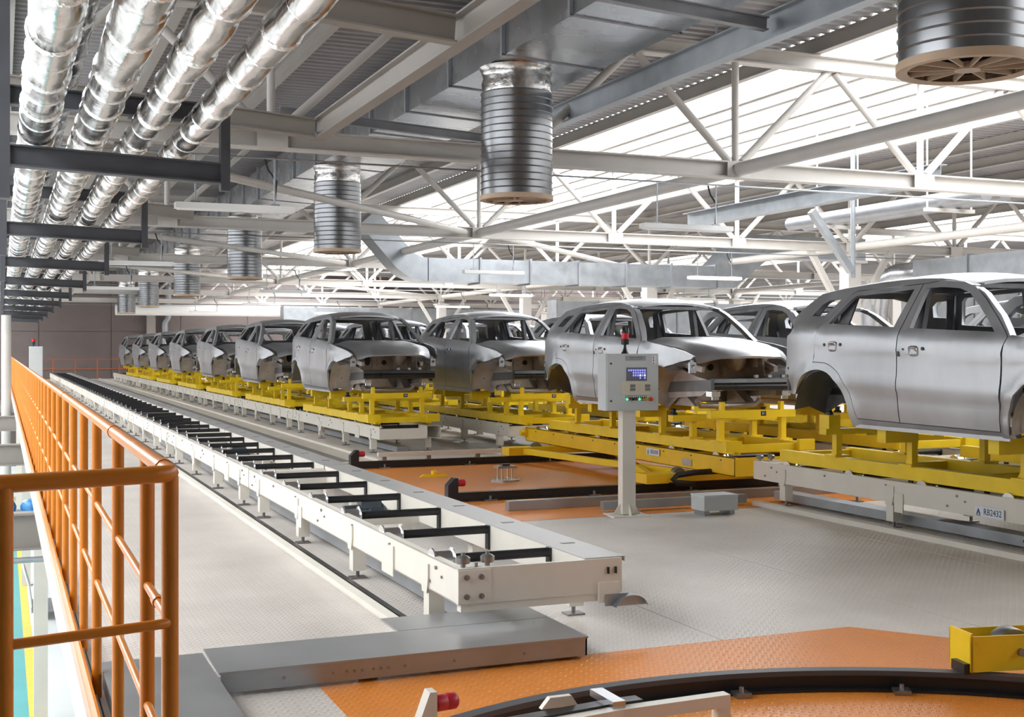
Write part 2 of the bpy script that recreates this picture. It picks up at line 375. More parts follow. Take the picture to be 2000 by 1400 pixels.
for i, y in enumerate((10.9, 18.6)):
    o = cb2 if i == 0 else copy_tree(cb2); o.location = (0, y, 0); o['label'] = 'dark steel bearer crossing beneath the drum duct, %s' % ('mid way along its carrier beams' if i == 0 else 'at the end of its carrier beams')
# rods that hang the carrier beams
rod = tag(MB().tube((0, 0, 5.25), (0, 0, 6.3), .012, 6).build('hanger_rod', 'galv_dark'), 'slim threaded rod hanging the galvanised duct carrier beam from the roof', 'rod', 'hanger rods')
for i, y in enumerate((8.5, 12.0, 17.5)):
    o = rod if i == 0 else copy_tree(rod); o.location = (7.5, y, 0); o['label'] = 'slim threaded rod hanging the galvanised duct carrier beam, %s from its far end' % ORD[2 - i]

# ================================================================== FOIL PIPES ON RACKS
RY = [4.4 + 6.6 * i for i in range(11)]
rk = empty('pipe_rack', (0, 0, 0), 'dark steel pipe rack hung from the roof, two beams between hangers', 'rack', 'pipe racks')
MB().ibeam((.06, 0, 3.22), (1.78, 0, 3.16), .14, .18, .014).build('lower_beam', 'rack_dark', rk)
MB().ibeam((.06, .03, 3.735), (1.78, .03, 3.70), .12, .16, .014).build('upper_beam', 'rack_dark', rk)
MB().bar((.02, 0, 2.95), (.02, 0, 6.3), .09, .14).build('hanger', 'rack_dark', rk)
MB().bar((1.82, 0, 3.1), (1.82, 0, 3.88), .08, .12).build('hanger', 'rack_dark', rk)
for i, y in enumerate(RY):
    o = rk if i == 0 else copy_tree(rk); o.location = (0, y, 0); o['label'] = 'dark steel rack under the foil pipes, %s from the far wall' % ORD[10 - i]
def foil_pipe(x, zc, r, label, y0=1.5, y1=68, seam=1.5, grp=None):
    p = empty('foil_pipe', (x, y0, zc), label, 'pipe', grp)
    prof = []; y = 0; L = y1 - y0
    while y < L:
        dd = random.uniform(-.006, .006)
        prof += [(r + dd, y), (r + .004 + dd, y + .25), (r + .002, y + .5), (r - .003, y + .74)]; y += .75
    MB().lathe(prof, (0, 0, 0), (0, 1, 0), 24).build('jacket', 'foil', p, 70)
    y = random.uniform(.2, .9)
    sm = MB().lathe([(r - .002, -.035), (r + .010, -.02), (r + .004, -.005), (r + .013, .01), (r - .002, .035)], (0, 0, 0), (0, 1, 0), 22).mesh('tape_seam', 'foil_seam', 50)
    sm2 = MB().lathe([(r - .002, -.012), (r + .008, 0), (r - .002, .012)], (0, 0, 0), (0, 1, 0), 22).mesh('wire_band', 'chrome', 50)
    n = 0
    while y < L - .5:
        inst('tape_seam', sm, p, (0, y, 0)); inst('wire_band', sm2, p, (0, y + .5, 0))
        y += 1.12 if n < 30 else 2.2; n += 1
    return p
foil_pipe(.28, 3.560, .146, 'wide foil wrapped pipe resting on the racks beside the outer hanger')
foil_pipe(.70, 3.548, .142, 'foil wrapped pipe on the racks, second from the outer hanger')
foil_pipe(1.08, 3.508, .116, 'foil wrapped pipe on the racks, third from the outer hanger')
foil_pipe(1.45, 3.490, .110, 'slim foil wrapped pipe on the racks beside the inner hanger')
foil_pipe(.47, 4.06, .145, 'dim foil wrapped pipe on the upper rack beams, beside the outer hanger')
foil_pipe(.92, 4.03, .125, 'dim foil wrapped pipe on the upper rack beams, nearer the inner hanger')

# ================================================================== CAR BODY
def resample(poly, step, closed=True):
    out = []; n = len(poly)
    for i in range(n if closed else n - 1):
        a, b = Vector(poly[i]), Vector(poly[(i + 1) % n]); m = max(1, int((b - a).length / step + .5))
        out += [a.lerp(b, k / m) for k in range(m)]
    return out
def inside(p, poly):
    x, y = p; c = False; n = len(poly); j = n - 1
    for i in range(n):
        xi, yi = poly[i]; xj, yj = poly[j]
        if (yi > y) != (yj > y) and x < (xj - xi) * (y - yi) / (yj - yi) + xi: c = not c
        j = i
    return c
def inset(poly, d):
    n = len(poly); out = []; area = sum(poly[i][0] * poly[(i + 1) % n][1] - poly[(i + 1) % n][0] * poly[i][1] for i in range(n))
    sg = 1 if area > 0 else -1
    for i in range(n):
        p, a, b = Vector(poly[i]), Vector(poly[i - 1]), Vector(poly[(i + 1) % n])
        e1 = (p - a).normalized(); e2 = (b - p).normalized()
        n1 = Vector((-e1.y, e1.x)) * sg; n2 = Vector((-e2.y, e2.x)) * sg; m = (n1 + n2)
        if m.length < .3: m = n1
        m.normalize(); out.append(tuple(p + m * d / max(.5, m.dot(n1))))
    return out
def panel(outline, holes, fn, fn_in, step=.075, bstep=.06):
    """triangulate a 2D outline with holes, map outer and inner skin to 3D"""
    loops = [resample(outline, bstep)] + [resample(h, bstep) for h in holes]
    vs = []; es = []
    for lp in loops:
        o = len(vs); vs += lp; es += [(o + i, o + (i + 1) % len(lp)) for i in range(len(lp))]
    bpts = list(vs)
    x0 = min(p.x for p in loops[0]); x1 = max(p.x for p in loops[0]); y0 = min(p.y for p in loops[0]); y1 = max(p.y for p in loops[0])
    y = y0 + step / 2; row = 0
    while y < y1:
        x = x0 + step / 2 + (step / 2 if row % 2 else 0)
        while x < x1:
            p = Vector((x, y))
            if inside(p, outline) and not any(inside(p, h) for h in holes) and min((q - p).length_squared for q in bpts) > (.45 * step) ** 2: vs.append(p)
            x += step
        y += step * .87; row += 1
    V, _, Fc, *_r = delaunay_2d_cdt(vs, es, [], 0, 1e-5)
    F = []
    for f in Fc:
        c = sum((V[i] for i in f), Vector((0, 0))) / len(f)
        if inside(c, outline) and not any(inside(c, h) for h in holes): F.append(tuple(f))
    b = MB(); n = len(V); b.v = [tuple(fn(*p)) for p in V] + [tuple(fn_in(*p)) for p in V]
    cnt = {}
    for f in F:
        for i in range(len(f)):
            e = (f[i], f[(i + 1) % len(f)]); k = tuple(sorted(e)); cnt.setdefault(k, []).append(e)
    b.f = list(F) + [tuple(i + n for i in f[::-1]) for f in F] + [(e[0][1], e[0][0], e[0][0] + n, e[0][1] + n) for e in cnt.values() if len(e) == 1]
    return b
def lerp_tab(tab, x):
    if x <= tab[0][0]: return tab[0][1]
    for (a, va), (b_, vb) in zip(tab, tab[1:]):
        if x <= b_: t = (x - a) / (b_ - a); return va + (vb - va) * t
    return tab[-1][1]
AR = (.64, .07); AF = (3.56, .07); ARR = .455
WT = [(-.05, .835), (0, .845), (.05, .872), (.12, .885), (.16, .893), (.30, .905), (.355, .920), (.40, .932), (.45, .918), (.60, .913), (.70, .914), (.752, .927), (.772, .914), (.82, .905), (.865, .900), (.89, .888), (.915, .862), (1.0, .822), (1.37, .62), (1.45, .58)]
def Wd(s, z):
    k = min(1, max(0, (z - .2) / .3)); k2 = 1 if z < .95 else max(0, 1 - (z - .95) / .3)
    wv = lerp_tab(WT, z + .052 * (s - 1.75) * k * k2)
    if s > 3.3: wv -= .16 * ((s - 3.3) / .85) ** 2
    if s < .55: wv -= .075 * ((.55 - s) / .55) ** 2
    for c in (AR, AF):
        r = math.hypot(s - c[0], z - c[1]); wv += .030 * math.exp(-((r - .485) / .045) ** 2) if z < .72 else 0
    return wv
def arc(c, r, a0, a1, n=16): return [(c[0] + r * math.cos(R(a0 + (a1 - a0) * i / n)), c[1] + r * math.sin(R(a0 + (a1 - a0) * i / n))) for i in range(n + 1)]
ROOF = [(.36, 1.285), (.7, 1.325), (1.0, 1.347), (1.26, 1.362), (1.55, 1.37), (1.8, 1.37), (2.05, 1.358), (2.25, 1.332), (2.42, 1.285)]
rdoor = [(.60, .90), (.585, .82), (.565, .60)] + arc(AR, .535, 83, 8, 12)[1:] + [(1.20, .07), (1.79, .06), (1.79, .90), (1.84, 1.318), (.93, 1.292), (.86, 1.26)]
fdoor = [(1.795, .06), (3.00, .05), (3.035, .39), (3.055, .75), (3.085, .825), (2.90, .985), (2.70, 1.15), (2.52, 1.265), (2.36, 1.315), (2.1, 1.335), (1.845, 1.32), (1.795, .90)]
rwin = [(.735, .975), (.90, 1.21), (.96, 1.245), (1.75, 1.272), (1.69, .928), (1.2, .95)]
fwin = [(1.90, .915), (1.905, 1.275), (2.1, 1.278), (2.34, 1.255), (2.48, 1.21), (2.66, 1.085), (2.82, .955), (2.92, .865), (2.4, .89)]
qwin = [(.40, 1.06), (.47, 1.17), (.56, 1.215), (.74, 1.225), (.60, 1.05)]
frame_out = [(.0, .27), (.19, .27)] + arc(AR, ARR, 154, 2, 18) + [(1.12, 0), (3.10, 0), (3.10, .10), (3.02, .12), (3.06, .76), (3.10, .835)] + \
    [(2.92, 1.01), (2.66, 1.20), (2.48, 1.285)] + ROOF[::-1][1:] + [(.2, 1.19), (.03, 1.05), (.03, 1.0), (.14, .97), (.10, .90), (.02, .86), (.0, .6)]
fender = [(3.11, .84), (3.065, .76), (3.05, .39), (3.015, .04), (3.105, .03)] + arc(AF, ARR, 178, 74, 14) + [(3.76, .525), (3.95, .575), (4.12, .605), (4.16, .64), (4.0, .70), (3.8, .745), (3.5, .79)]
def sidefn(sg, t=0):
    return lambda s, z: (sg * (Wd(s, z) - t), -s, z)
def build_car():
    c = empty('car_body', (0, 0, 0))
    for sg in (-1, 1):
        fr = panel(frame_out, [inset(rdoor, -.004), inset(fdoor, -.004), qwin], sidefn(sg, .004), sidefn(sg, .07), .085).build('side_frame', 'steel_body', c, 38)
        for s_, z_ in ((.06, .45), (.075, .53)): MB().tube((sg * (Wd(s_, z_) - .01), -s_, z_), (sg * (Wd(s_, z_) + .003), -s_, z_), .014, 8).build('mounting_hole', 'black', fr)
        MB().box(*sorted((sg * .80, sg * (Wd(.06, .38) + .004))), -.085, -.045, .30, .44).build('mounting_slot', 'black', fr)
        for nm, ol, wn, hs, hz in (('rear_door', rdoor, rwin, .87, .76), ('front_door', fdoor, fwin, 2.02, .72)):
            d = panel(inset(ol, .003), [wn], sidefn(sg), sidefn(sg, .045), .075).build(nm, 'steel_body', c, 38)
            W0 = Wd(hs, hz)
            M4 = Matrix.Translation((sg * W0, -hs, hz))
            hc = MB(); rings = [(.066, .052, -.004), (.060, .047, .006), (.05, .038, .009), (.038, .028, -.001), (.0, .0, -.003)]; nn = 20
            for a_, b_, dpt in rings:
                for q in range(nn):
                    cth, sth = math.cos(2 * math.pi * q / nn), math.sin(2 * math.pi * q / nn); e_ = .55
                    du = a_ * math.copysign(abs(cth) ** e_, cth); dv = b_ * math.copysign(abs(sth) ** e_, sth)
                    hc.v.append((sg * (Wd(hs + du, hz - .01 + dv) + dpt), -(hs + du), hz - .01 + dv))
            hc.f += [(r0 * nn + q, r0 * nn + (q + 1) % nn, (r0 + 1) * nn + (q + 1) % nn, (r0 + 1) * nn + q) for r0 in range(len(rings) - 1) for q in range(nn)]
            hc.build('handle_cup', 'steel_body', d, 50)
            for ds in (-.13, .12): MB().lathe([(0, .004), (.016, .004), (.016, -.02)], (sg * Wd(hs + ds, hz), -(hs + ds), hz + .01), (sg, 0, 0), 10).build('lock_hole', 'black', d)
            if nm == 'front_door': MB().box(*sorted((sg * .86, sg * (Wd(1.83, .70) + .003))), -1.835, -1.805, .66, .75).build('latch_slot', 'black', d)
            # belt and rain channel beads
        panel(fender, [], sidefn(sg, .002), sidefn(sg, .03), .07).build('fender', 'steel_body', c, 38)
        # wheel houses
        for cc, nm in ((AR, 'rear_wheel_house'), (AF, 'front_wheel_house')):
            b = MB(); n = 18; r = .44; a0, a1 = (5, 175) if nm[0] == 'r' else (60, 186)
            xo, xi = sg * .875, sg * .50
            ring = [(cc[0] + r * math.cos(R(a0 + (a1 - a0) * i / n)), cc[1] + r * math.sin(R(a0 + (a1 - a0) * i / n))) for i in range(n + 1)]
            vs = [(xo, -s, z) for s, z in ring] + [(sg * .70, -s - (0), z + .03) for s, z in ring] + [(xi, -s, z - .05) for s, z in ring]
            fs = [(k * (n + 1) + i, k * (n + 1) + i + 1, (k + 1) * (n + 1) + i + 1, (k + 1) * (n + 1) + i) for k in range(2) for i in range(n)]
            b.add(vs, fs); 
            b.add([(xi, -s, z - .05) for s, z in ring] + [(xi, -cc[0], cc[1] + .18)], [(i, i + 1, n + 1) for i in range(n)])
            b.build(nm, 'steel_orange_bounce' if nm[0] == 'f' else 'steel_inner_shade', c, 50)
        # front apron, strut tower, rail
        b = MB()
        b.prism([(-3.1, .10), (-3.95, .16), (-4.12, .24), (-4.12, .35), (-3.78, .40), (-3.72, .64), (-3.4, .68), (-3.1, .76)], 'x', *sorted((sg * .50, sg * .515)))
        b.build('apron', 'steel_orange_bounce', c)
        MB().lathe([(.13, .0), (.13, .14), (.10, .19), (.04, .20)], (sg * .60, -3.55, .50), (0, 0, 1), 18).build('strut_tower', 'steel_orange_bounce', c, 45)
        MB().bar((sg * .70, -3.05, .74), (sg * .69, -4.02, .56), .06, .08).build('upper_rail', 'steel_body', c)
        MB().bar((sg * .48, -3.0, .24), (sg * .50, -4.26, .30), .09, .13).build('front_rail', 'steel_inner_shade', c)
        MB().box(*sorted((sg * .47, sg * .56)), -4.34, -4.24, .23, .38).build('crash_box', 'galv_shiny', c)
        b = MB(); b.box(*sorted((sg * .66, sg * .75)), -4.06, -4.03, .44, .50).box(*sorted((sg * .66, sg * .75)), -4.06, -4.03, .54, .57).box(*sorted((sg * .66, sg * .68)), -4.06, -4.03, .5, .54).box(*sorted((sg * .73, sg * .75)), -4.06, -4.03, .5, .54)
        b.build('lamp_bracket', 'galv_shiny', c)
        # tow hook clusters below the beam
        b = MB()
        for k in range(3): b.tube((sg * (.46 + .035 * k), -4.22, .12), (sg * (.46 + .035 * k), -4.22, .19), .014, 8)
        b.box(*sorted((sg * .44, sg * .56)), -4.25, -4.12, .16, .22)
        b.build('tow_bracket', 'chrome', c)
        # inner pillar
        MB().bar((sg * .80, -1.79, .1), (sg * .61, -1.83, 1.30), .05, .12).build('inner_pillar', 'steel_inner_shade', c)
        MB().bar((sg * .76, -.60, .55), (sg * .60, -.80, 1.25), .06, .10).build('inner_pillar', 'steel_inner_shade', c)
    # roof
    def roof_pt(s, t):
        ze = lerp_tab(ROOF, s); wv = Wd(s, ze) - .012
        return (t * wv, -s - .05 * (1 - t * t) * (1 if s > 2.3 else 0) + (.05 * (1 - t * t) if s < .4 else 0), ze + .065 * (1 - abs(t) ** 2.4))
    ss = [.36, .45, .7, 1.0, 1.26, 1.55, 1.8, 2.05, 2.2, 2.33, 2.42]; ts = [-1, -.93, -.85, -.7, -.45, -.2, 0, .2, .45, .7, .85, .93, 1]
    b = MB(); n = len(ts)
    top = [roof_pt(s, t) for s in ss for t in ts]; bot = [(x, y, z - .03) for x, y, z in top]
    N = len(top); q = [(i * n + k, i * n + k + 1, (i + 1) * n + k + 1, (i + 1) * n + k) for i in range(len(ss) - 1) for k in range(n - 1)]
    rim = [k for k in range(n)] + [i * n + n - 1 for i in range(1, len(ss))] + [(len(ss) - 1) * n + k for k in range(n - 2, -1, -1)] + [i * n for i in range(len(ss) - 2, 0, -1)]
    b.add(top + bot, q + [tuple(i + N for i in f[::-1]) for f in q] + [(rim[i], rim[(i + 1) % len(rim)], rim[(i + 1) % len(rim)] + N, rim[i] + N) for i in range(len(rim))])
    b.build('roof', 'steel_body', c, 40)
    MB().box(-.56, .56, -2.44, -2.33, 1.26, 1.30).build('windscreen_header', 'steel_inner_shade', c)
    for s in (.95, 1.85): MB().box(-.60, .60, -s - .05, -s + .05, lerp_tab(ROOF, s) - .06, lerp_tab(ROOF, s) - .0).build('roof_bow', 'steel_inner_shade', c)
    # hood
    ss = [3.0, 3.08, 3.2, 3.4, 3.6, 3.8, 4.0, 4.12, 4.2, 4.235]; ts = [-1, -.9, -.78, -.66, -.58, -.4, -.2, 0, .2, .4, .58, .66, .78, .9, 1]
    def hood_pt(s, t):
        u = (s - 3.0) / 1.235; hw = .775 - .07 * u - .06 * u * u
        ze = lerp_tab([(3.0, .835), (3.5, .797), (3.8, .757), (4.0, .712), (4.12, .665), (4.2, .625), (4.24, .585)], s)
        ridge = .030 * math.exp(-((abs(t) - .66) / .13) ** 2) * (1 - .3 * u)
        zz = ze + .055 * (1 - abs(t) ** 2.2) + ridge * .5 - .02 * math.exp(-((abs(t) - .95) / .1) ** 2)
        sy = s + .085 * (1 - t * t) * max(0, u - .3) / .7 - .16 * max(0, abs(t) - .55) / .45 * u ** 3
        return (t * hw, -sy, zz)
    b = MB(); n = len(ts); top = [hood_pt(s, t) for s in ss for t in ts]; bot = [(x, y + .012, z - .025) for x, y, z in top]; N = len(top)
    q = [(i * n + k, i * n + k + 1, (i + 1) * n + k + 1, (i + 1) * n + k) for i in range(len(ss) - 1) for k in range(n - 1)]
    rim = [k for k in range(n)] + [i * n + n - 1 for i in range(1, len(ss))] + [(len(ss) - 1) * n + k for k in range(n - 2, -1, -1)] + [i * n for i in range(len(ss) - 2, 0, -1)]
    b.add(top + bot, q + [tuple(i + N for i in f[::-1]) for f in q] + [(rim[i], rim[(i + 1) % len(rim)], rim[(i + 1) % len(rim)] + N, rim[i] + N) for i in range(len(rim))])
    b.build('hood', 'steel_body', c, 40)
    # cowl, firewall, floor, beams
    MB().prism([(-2.9, .78), (-3.12, .80), (-3.12, .74), (-2.9, .70)], 'x', -.78, .78).build('cowl', 'steel_inner_shade', c)
    fw = MB().box(-.78, .78, -3.14, -3.11, .06, .80).build('firewall', 'steel_orange_bounce', c)
    b = MB()
    for x0, x1, z0, z1 in ((-.48, -.42, .34, .68), (-.38, -.34, .36, .66), (-.32, -.28, .36, .66), (-.03, .20, .60, .63), (-.03, .20, .52, .55), (-.03, .20, .44, .47), (-.12, -.09, .32, .70)): b.box(x0, x1, -3.155, -3.138, z0, z1)
    b.build('bead', 'steel_orange_bounce', fw)
    for x_ in (-.62, -.55, .62): MB().box(x_ - .02, x_ + .02, -3.158, -3.138, .30, .66).build('bead', 'steel_orange_bounce', fw)
    MB().box(-.72, .72, -3.20, -3.138, .70, .76).build('cowl_flange', 'steel_body', fw)
    for x_, z_ in ((-.66, .24), (-.45, .24), (.45, .26), (.66, .5)): MB().lathe([(0, 0), (.022, 0), (.022, -.01)], (x_, -3.146, z_), (0, -1, 0), 10).build('port_hole', 'black', fw)
    b = MB(); b.prism([(.26, .36), (.52, .36), (.56, .42), (.56, .70), (.24, .70), (.24, .40)], 'y', -3.24, -3.14); b.build('brake_bulge', 'steel_orange_bounce', fw)
    MB().prism([(-.20 + .055 * math.cos(a * math.pi / 8), .54 + .095 * math.sin(a * math.pi / 8)) for a in range(16)], 'y', -3.152, -3.138).build('port_hole', 'black', fw)
    MB().lathe([(0, 0), (.05, 0), (.05, -.01)], (.40, -3.252, .54), (0, -1, 0), 14).build('port_hole', 'black', fw)
    MB().lathe([(0, 0), (.045, 0), (.045, -.01)], (.10, -3.160, .495), (0, -1, 0), 12).build('port_hole', 'black', fw)
    MB().bar((-.70, -3.3, .62), (-.52, -4.0, .48), .05, .07).build('brace', 'steel_orange_bounce', c); MB().bar((.70, -3.3, .62), (.52, -4.0, .48), .05, .07).build('brace', 'steel_orange_bounce', c)
    b = MB(); b.prism([(-.34, .06), (-.24, .24), (-.10, .31), (.10, .31), (.24, .24), (.34, .06), (.28, .06), (.19, .20), (.08, .26), (-.08, .26), (-.19, .20), (-.28, .06)], 'y', -3.18, -3.14); b.build('tunnel_mouth', 'steel_inner_shade', fw)
    MB().box(-.80, .80, -3.12, -1.12, .05, .10).box(-.82, -.70, -3.05, -1.15, .0, .09).box(.70, .82, -3.05, -1.15, .0, .09).build('floor_pan', 'steel_inner_shade', c)
    MB().path([(-.46, -3.75, .10), (-.40, -3.72, .03), (0, -3.70, .02), (.40, -3.72, .03), (.46, -3.75, .10)], .035, 8).build('subframe', 'steel_orange_bounce', c, 50)
    for sg in (-1, 1): MB().prism([(-3.7, .02), (-3.2, .02), (-3.2, .2), (-3.4, .2)], 'x', *sorted((sg * .32, sg * .46))).build('rail_root', 'steel_orange_bounce', c)
    for sg in (-1, 1): MB().box(*sorted((sg * .835, sg * .85)), -3.08, -1.14, -.022, .012).build('sill_flange', 'steel_body', c)
    MB().lathe([(.04, 0), (.10, .05), (.13, .12), (.13, .22), (.06, .26)], (.30, -3.45, .45), (0, 0, 1), 14).build('master_dome', 'steel_orange_bounce', c, 40)
    bb = MB().prism([(-4.40, .245), (-4.33, .235), (-4.33, .385), (-4.40, .375), (-4.412, .33), (-4.395, .31), (-4.412, .29)], 'x', -.62, .62).build('bumper_beam', 'black_primer', c)
    for x in (-.02, .17, .36): MB().box(x - .025, x + .025, -4.39, -4.36, .385, .42).build('beam_bracket', 'galv_shiny', bb)
    # tailgate
    tz = [(.20, .0), (.62, -.02), (.86, .02), (.98, .05), (1.19, .20), (1.305, .36)]
    def tgf(t): return lambda x, z: (x, -lerp_tab(tz, z) - t - .05 * (x / .7) ** 2, z)
    panel([(-.76, .22), (.76, .22), (.77, .9), (.72, 1.03), (.60, 1.285), (.3, 1.32), (-.3, 1.32), (-.60, 1.285), (-.72, 1.03), (-.77, .9)], [[(-.60, .95), (.60, .95), (.50, 1.22), (.3, 1.25), (-.3, 1.25), (-.50, 1.22)]], tgf(0), tgf(.05), .1, .09).build('tailgate', 'steel_body', c, 40)
    MB().box(-.50, .50, -1.15, -.06, .26, .33).box(-.45, -.36, -1.1, -.1, .18, .26).box(.36, .45, -1.1, -.1, .18, .26).build('boot_floor', 'steel_inner_shade', c)
    MB().box(-.74, .74, -.50, -.42, .72, .78).build('parcel_beam', 'steel_inner_shade', c)
    return c
proto_car = build_car()

# ================================================================== SKID (yellow carrier)
def build_skid():
    k = empty('carrier_skid', (0, 0, 0))
    L = 5.35
    for sg in (-1, 1): MB().box(sg * .44 - .045, sg * .44 + .045, -4.62, .62, .0, .13).build('runner', 'yellow', k)
    for y in (-4.56, -3.45, -2.2, -.95, .56): MB().box(-.45, .45, y - .04, y + .04, .02, .11).build('cross_member', 'yellow', k)
    for sg in (-1, 1):
        MB().box(*sorted((sg * .40, sg * .62)), -4.66, -4.60, .03, .16).build('end_plate', 'yellow', k)
        for y, h in ((-4.25, .41), (-3.62, .34), (-2.85, .36), (-1.45, .36), (-.32, .36)):
            p = MB().box(sg * .44 - .035, sg * .44 + .035, y - .035, y + .035, .13, h).build('post', 'yellow', k)
            MB().box(sg * .44 - .09, sg * .44 + .09, y - .09, y + .09, .13, .15).build('foot_plate', 'yellow', p)
            MB().prism([(y + .035, .15), (y + .09, .15), (y + .035, .24)], 'x', sg * .44 - .01, sg * .44 + .01).build('gusset', 'yellow', p)
        # sill supports
        for y in (-3.62,):
            MB().lathe([(.05, .42), (.05, .44), (.03, .45), (.03, .485), (.045, .495)], (sg * .66, y + .1, 0), (0, 0, 1), 12).build('support_pin', 'black', k)
        MB().box(*sorted((sg * .42, sg * .80)), -2.91, -2.79, .36, .503).build('side_arm', 'yellow', k)
        MB().box(*sorted((sg * .42, sg * .80)), -1.51, -1.39, .36, .503).build('side_arm', 'yellow', k)
        MB().box(*sorted((sg * .46, sg * .60)), -.40, -.24, .42, .56).build('rear_block', 'yellow', k)
        MB().lathe([(.035, .56), (.035, .59), (.02, .60), (.02, .62)], (sg * .53, -.32, 0), (0, 0, 1), 10).build('support_pin', 'black', k)
    cb = MB().box(-.60, .60, -4.30, -4.20, .41, .50).build('cross_bar', 'yellow', k)
    MB().box(.10, .17, -4.305, -4.30, .43, .485).build('number_plate', 'black', cb)
    for sg in (-1, 1): MB().box(sg * .42 - .025, sg * .42 + .025, -4.28, -4.22, .50, .60).build('stop', 'yellow', k)
    MB().box(-.76, .76, -3.68, -3.56, .34, .42).build('cross_bar', 'yellow', k)
    MB().box(-.62, .62, -.38, -.26, .36, .42).build('cross_bar', 'yellow', k)
    return k
proto_skid = build_skid()

ZC = .462; ZCAR = .98
class _U: first_car = True; first_skid = True
def put_car(x, yr, label, group=None, num=None, skid_label=None, skid_group='yellow skids'):
    c = proto_car if _U.first_car else copy_tree(proto_car); _U.first_car = False
    c.location = (x, yr, ZCAR); tag(c, label, 'car body', group)
    s = proto_skid if _U.first_skid else copy_tree(proto_skid); _U.first_skid = False
    s.location = (x, yr, ZC + .0125); tag(s, skid_label or 'yellow steel skid carrying a bare car body', 'skid', skid_group)
    if num:
        bar = [ch for ch in s.children if ch.name.startswith('cross_bar')][0]
        pl_ = [ch for ch in bar.children][0]
        text('number', num, .05, 'label_white', bar, (.135, -4.3062, .457), (R(90), 0, 0))
    return c, s
X2, X3, X4, X5 = 6.15, 8.37, 10.62, 12.87

# ================================================================== CONVEYOR MODULES
ML = 6.38; CW = .525
def build_module(mt='cream', cover='cover_grey', nroll=6, motor=True):
    k = empty('conveyor_module', (0, 0, 0))
    # side beams: C channels
    for sg, nm in ((-1, 'side_beam'), (1, 'side_beam')):
        x0, x1 = sorted((sg * CW, sg * (CW - .055)))
        b = MB(); w0 = sg * CW; t = .008
        b.box(*sorted((w0, w0 - sg * t)), .01, ML - .01, .245, .45)
        b.box(x0, x1, .01, ML - .01, .442, .45); b.box(x0, x1, .01, ML - .01, .245, .253)
        sb = b.build(nm, mt, k)
        bo = MB()
        for i in range(7):
            y = .35 + i * .95
            bo.tube((w0, y, .40), (w0 + sg * .012, y, .40), .012, 6)
            if i % 3 == 0: bo.tube((w0, y + .12, .30), (w0 + sg * .012, y + .12, .30), .010, 6); bo.tube((w0, y - .10, .36), (w0 + sg * .01, y - .1, .36), .009, 6)
        tag(bo.build('bolts', 'bolt', sb), kind='stuff')
    cv = MB().box(CW - .24, CW + .03, .0, ML, .4505, .4565).box(CW + .024, CW + .03, .0, ML, .425, .4505).build('cover_plate', cover, k)
    slot = MB()
    for i in range(6): slot.box(CW - .13, CW - .04, .55 + i * 1.02, .59 + i * 1.02, .4565, .4595)
    tag(slot.build('slot', 'bolt', cv), kind='stuff')
    MB().box(CW - .24, CW - .232, .02, ML - .02, .27, .4505).build('inner_panel', mt, k)
    for y in (.04, ML - .04): 
        MB().box(-CW + .008, CW - .24, y - .03, y + .03, .25, .42).build('end_beam', mt, k)
    MB().box(-CW + .06, CW - .24, ML * .5 - .04, ML * .5 + .04, .26, .32).build('tie_beam', mt, k)
    tb = MB().tube((-.37, 0, .42), (CW - .245, 0, .42), .030, 12).mesh('roller', 'black', 50)
    wh = MB().lathe([(.03, -.068), (.075, -.068), (.078, -.06), (.058, -.056), (.058, .056), (.078, .06), (.075, .068), (.03, .068)], (-.44, 0, .415), (1, 0, 0), 20).mesh('flanged_wheel', 'chrome', 40)
    ht = MB().tube((-.44, 0, .385), (-.36, 0, .385), .0585, 16).mesh('wheel_tread', 'black', 40)
    pl2 = MB().box(CW - .256, CW - .242, -.03, .03, .28, .45).mesh('bearing_plate', 'black')
    for i in range(nroll):
        r = inst('roller', tb, k, (0, .50 + i * 1.06, 0)); inst('flanged_wheel', wh, r); inst('bearing_plate', pl2, r)
    lg = MB().box(-.05, .05, -.05, .05, .06, .25).mesh('leg', mt)
    brk = MB().prism([(-.07, .40), (.07, .40), (.07, .31), (.045, .22), (-.045, .22), (-.07, .31)], 'x', -.006, .006).mesh('bracket', mt)
    ft = MB().tube((0, 0, .0), (0, 0, .07), .014, 8).box(-.06, .06, -.05, .05, 0, .012).mesh('levelling_foot', 'bolt')
    for sg in (-1, 1):
        for y in (.55, 2.3, 4.1, 5.85):
            l = inst('leg', lg, k, (sg * (CW - .052), y, 0)); inst('bracket', brk, l, (sg * .058, 0, 0)); inst('levelling_foot', ft, l)
    if motor:
        mo = MB().lathe([(.02, 0), (.075, .02), (.078, .20), (.07, .22), (.09, .24), (.09, .36), (.05, .40)], (-.22, 3.75, .28), (1, 0, 0), 16).box(-.06, .12, 3.68, 3.82, .33, .39).build('drive_motor', 'motor', k, 40)
    MB().box(-CW - .012, -CW, 3.9, 4.02, .16, .34).box(-CW - .012, -CW, 1.2, 1.46, .20, .40).build('junction_cover', mt, k)
    return k
pm = build_module()
class _C: first = True
def put_module(xc, y, label, group):
    m = pm if _C.first else copy_tree(pm); _C.first = False
    m.location = (xc, y, 0); return tag(m, label, 'conveyor', group)
X1 = 2.925
mods1 = [put_module(X1, 6.6 + i * 6.4, 'cream roller conveyor module of the empty line, %s from its open end' % ORD[i], 'empty conveyor modules') for i in range(10)]
for i in range(8): put_module(X2, 19.1 + i * 6.4, 'cream conveyor module under the long row of cars, %s from the black rails' % ORD[i], 'conveyor modules of the long car row')
for i in range(5): put_module(X3, 19.0 + i * 6.4, 'cream conveyor module in line with the transfer cart, %s behind it' % ORD[i], 'conveyor modules behind the cart')
rb = put_module(X3, 11.75 - ML, 'cream roller conveyor module marked RB2432 in front of the transfer cart', None)
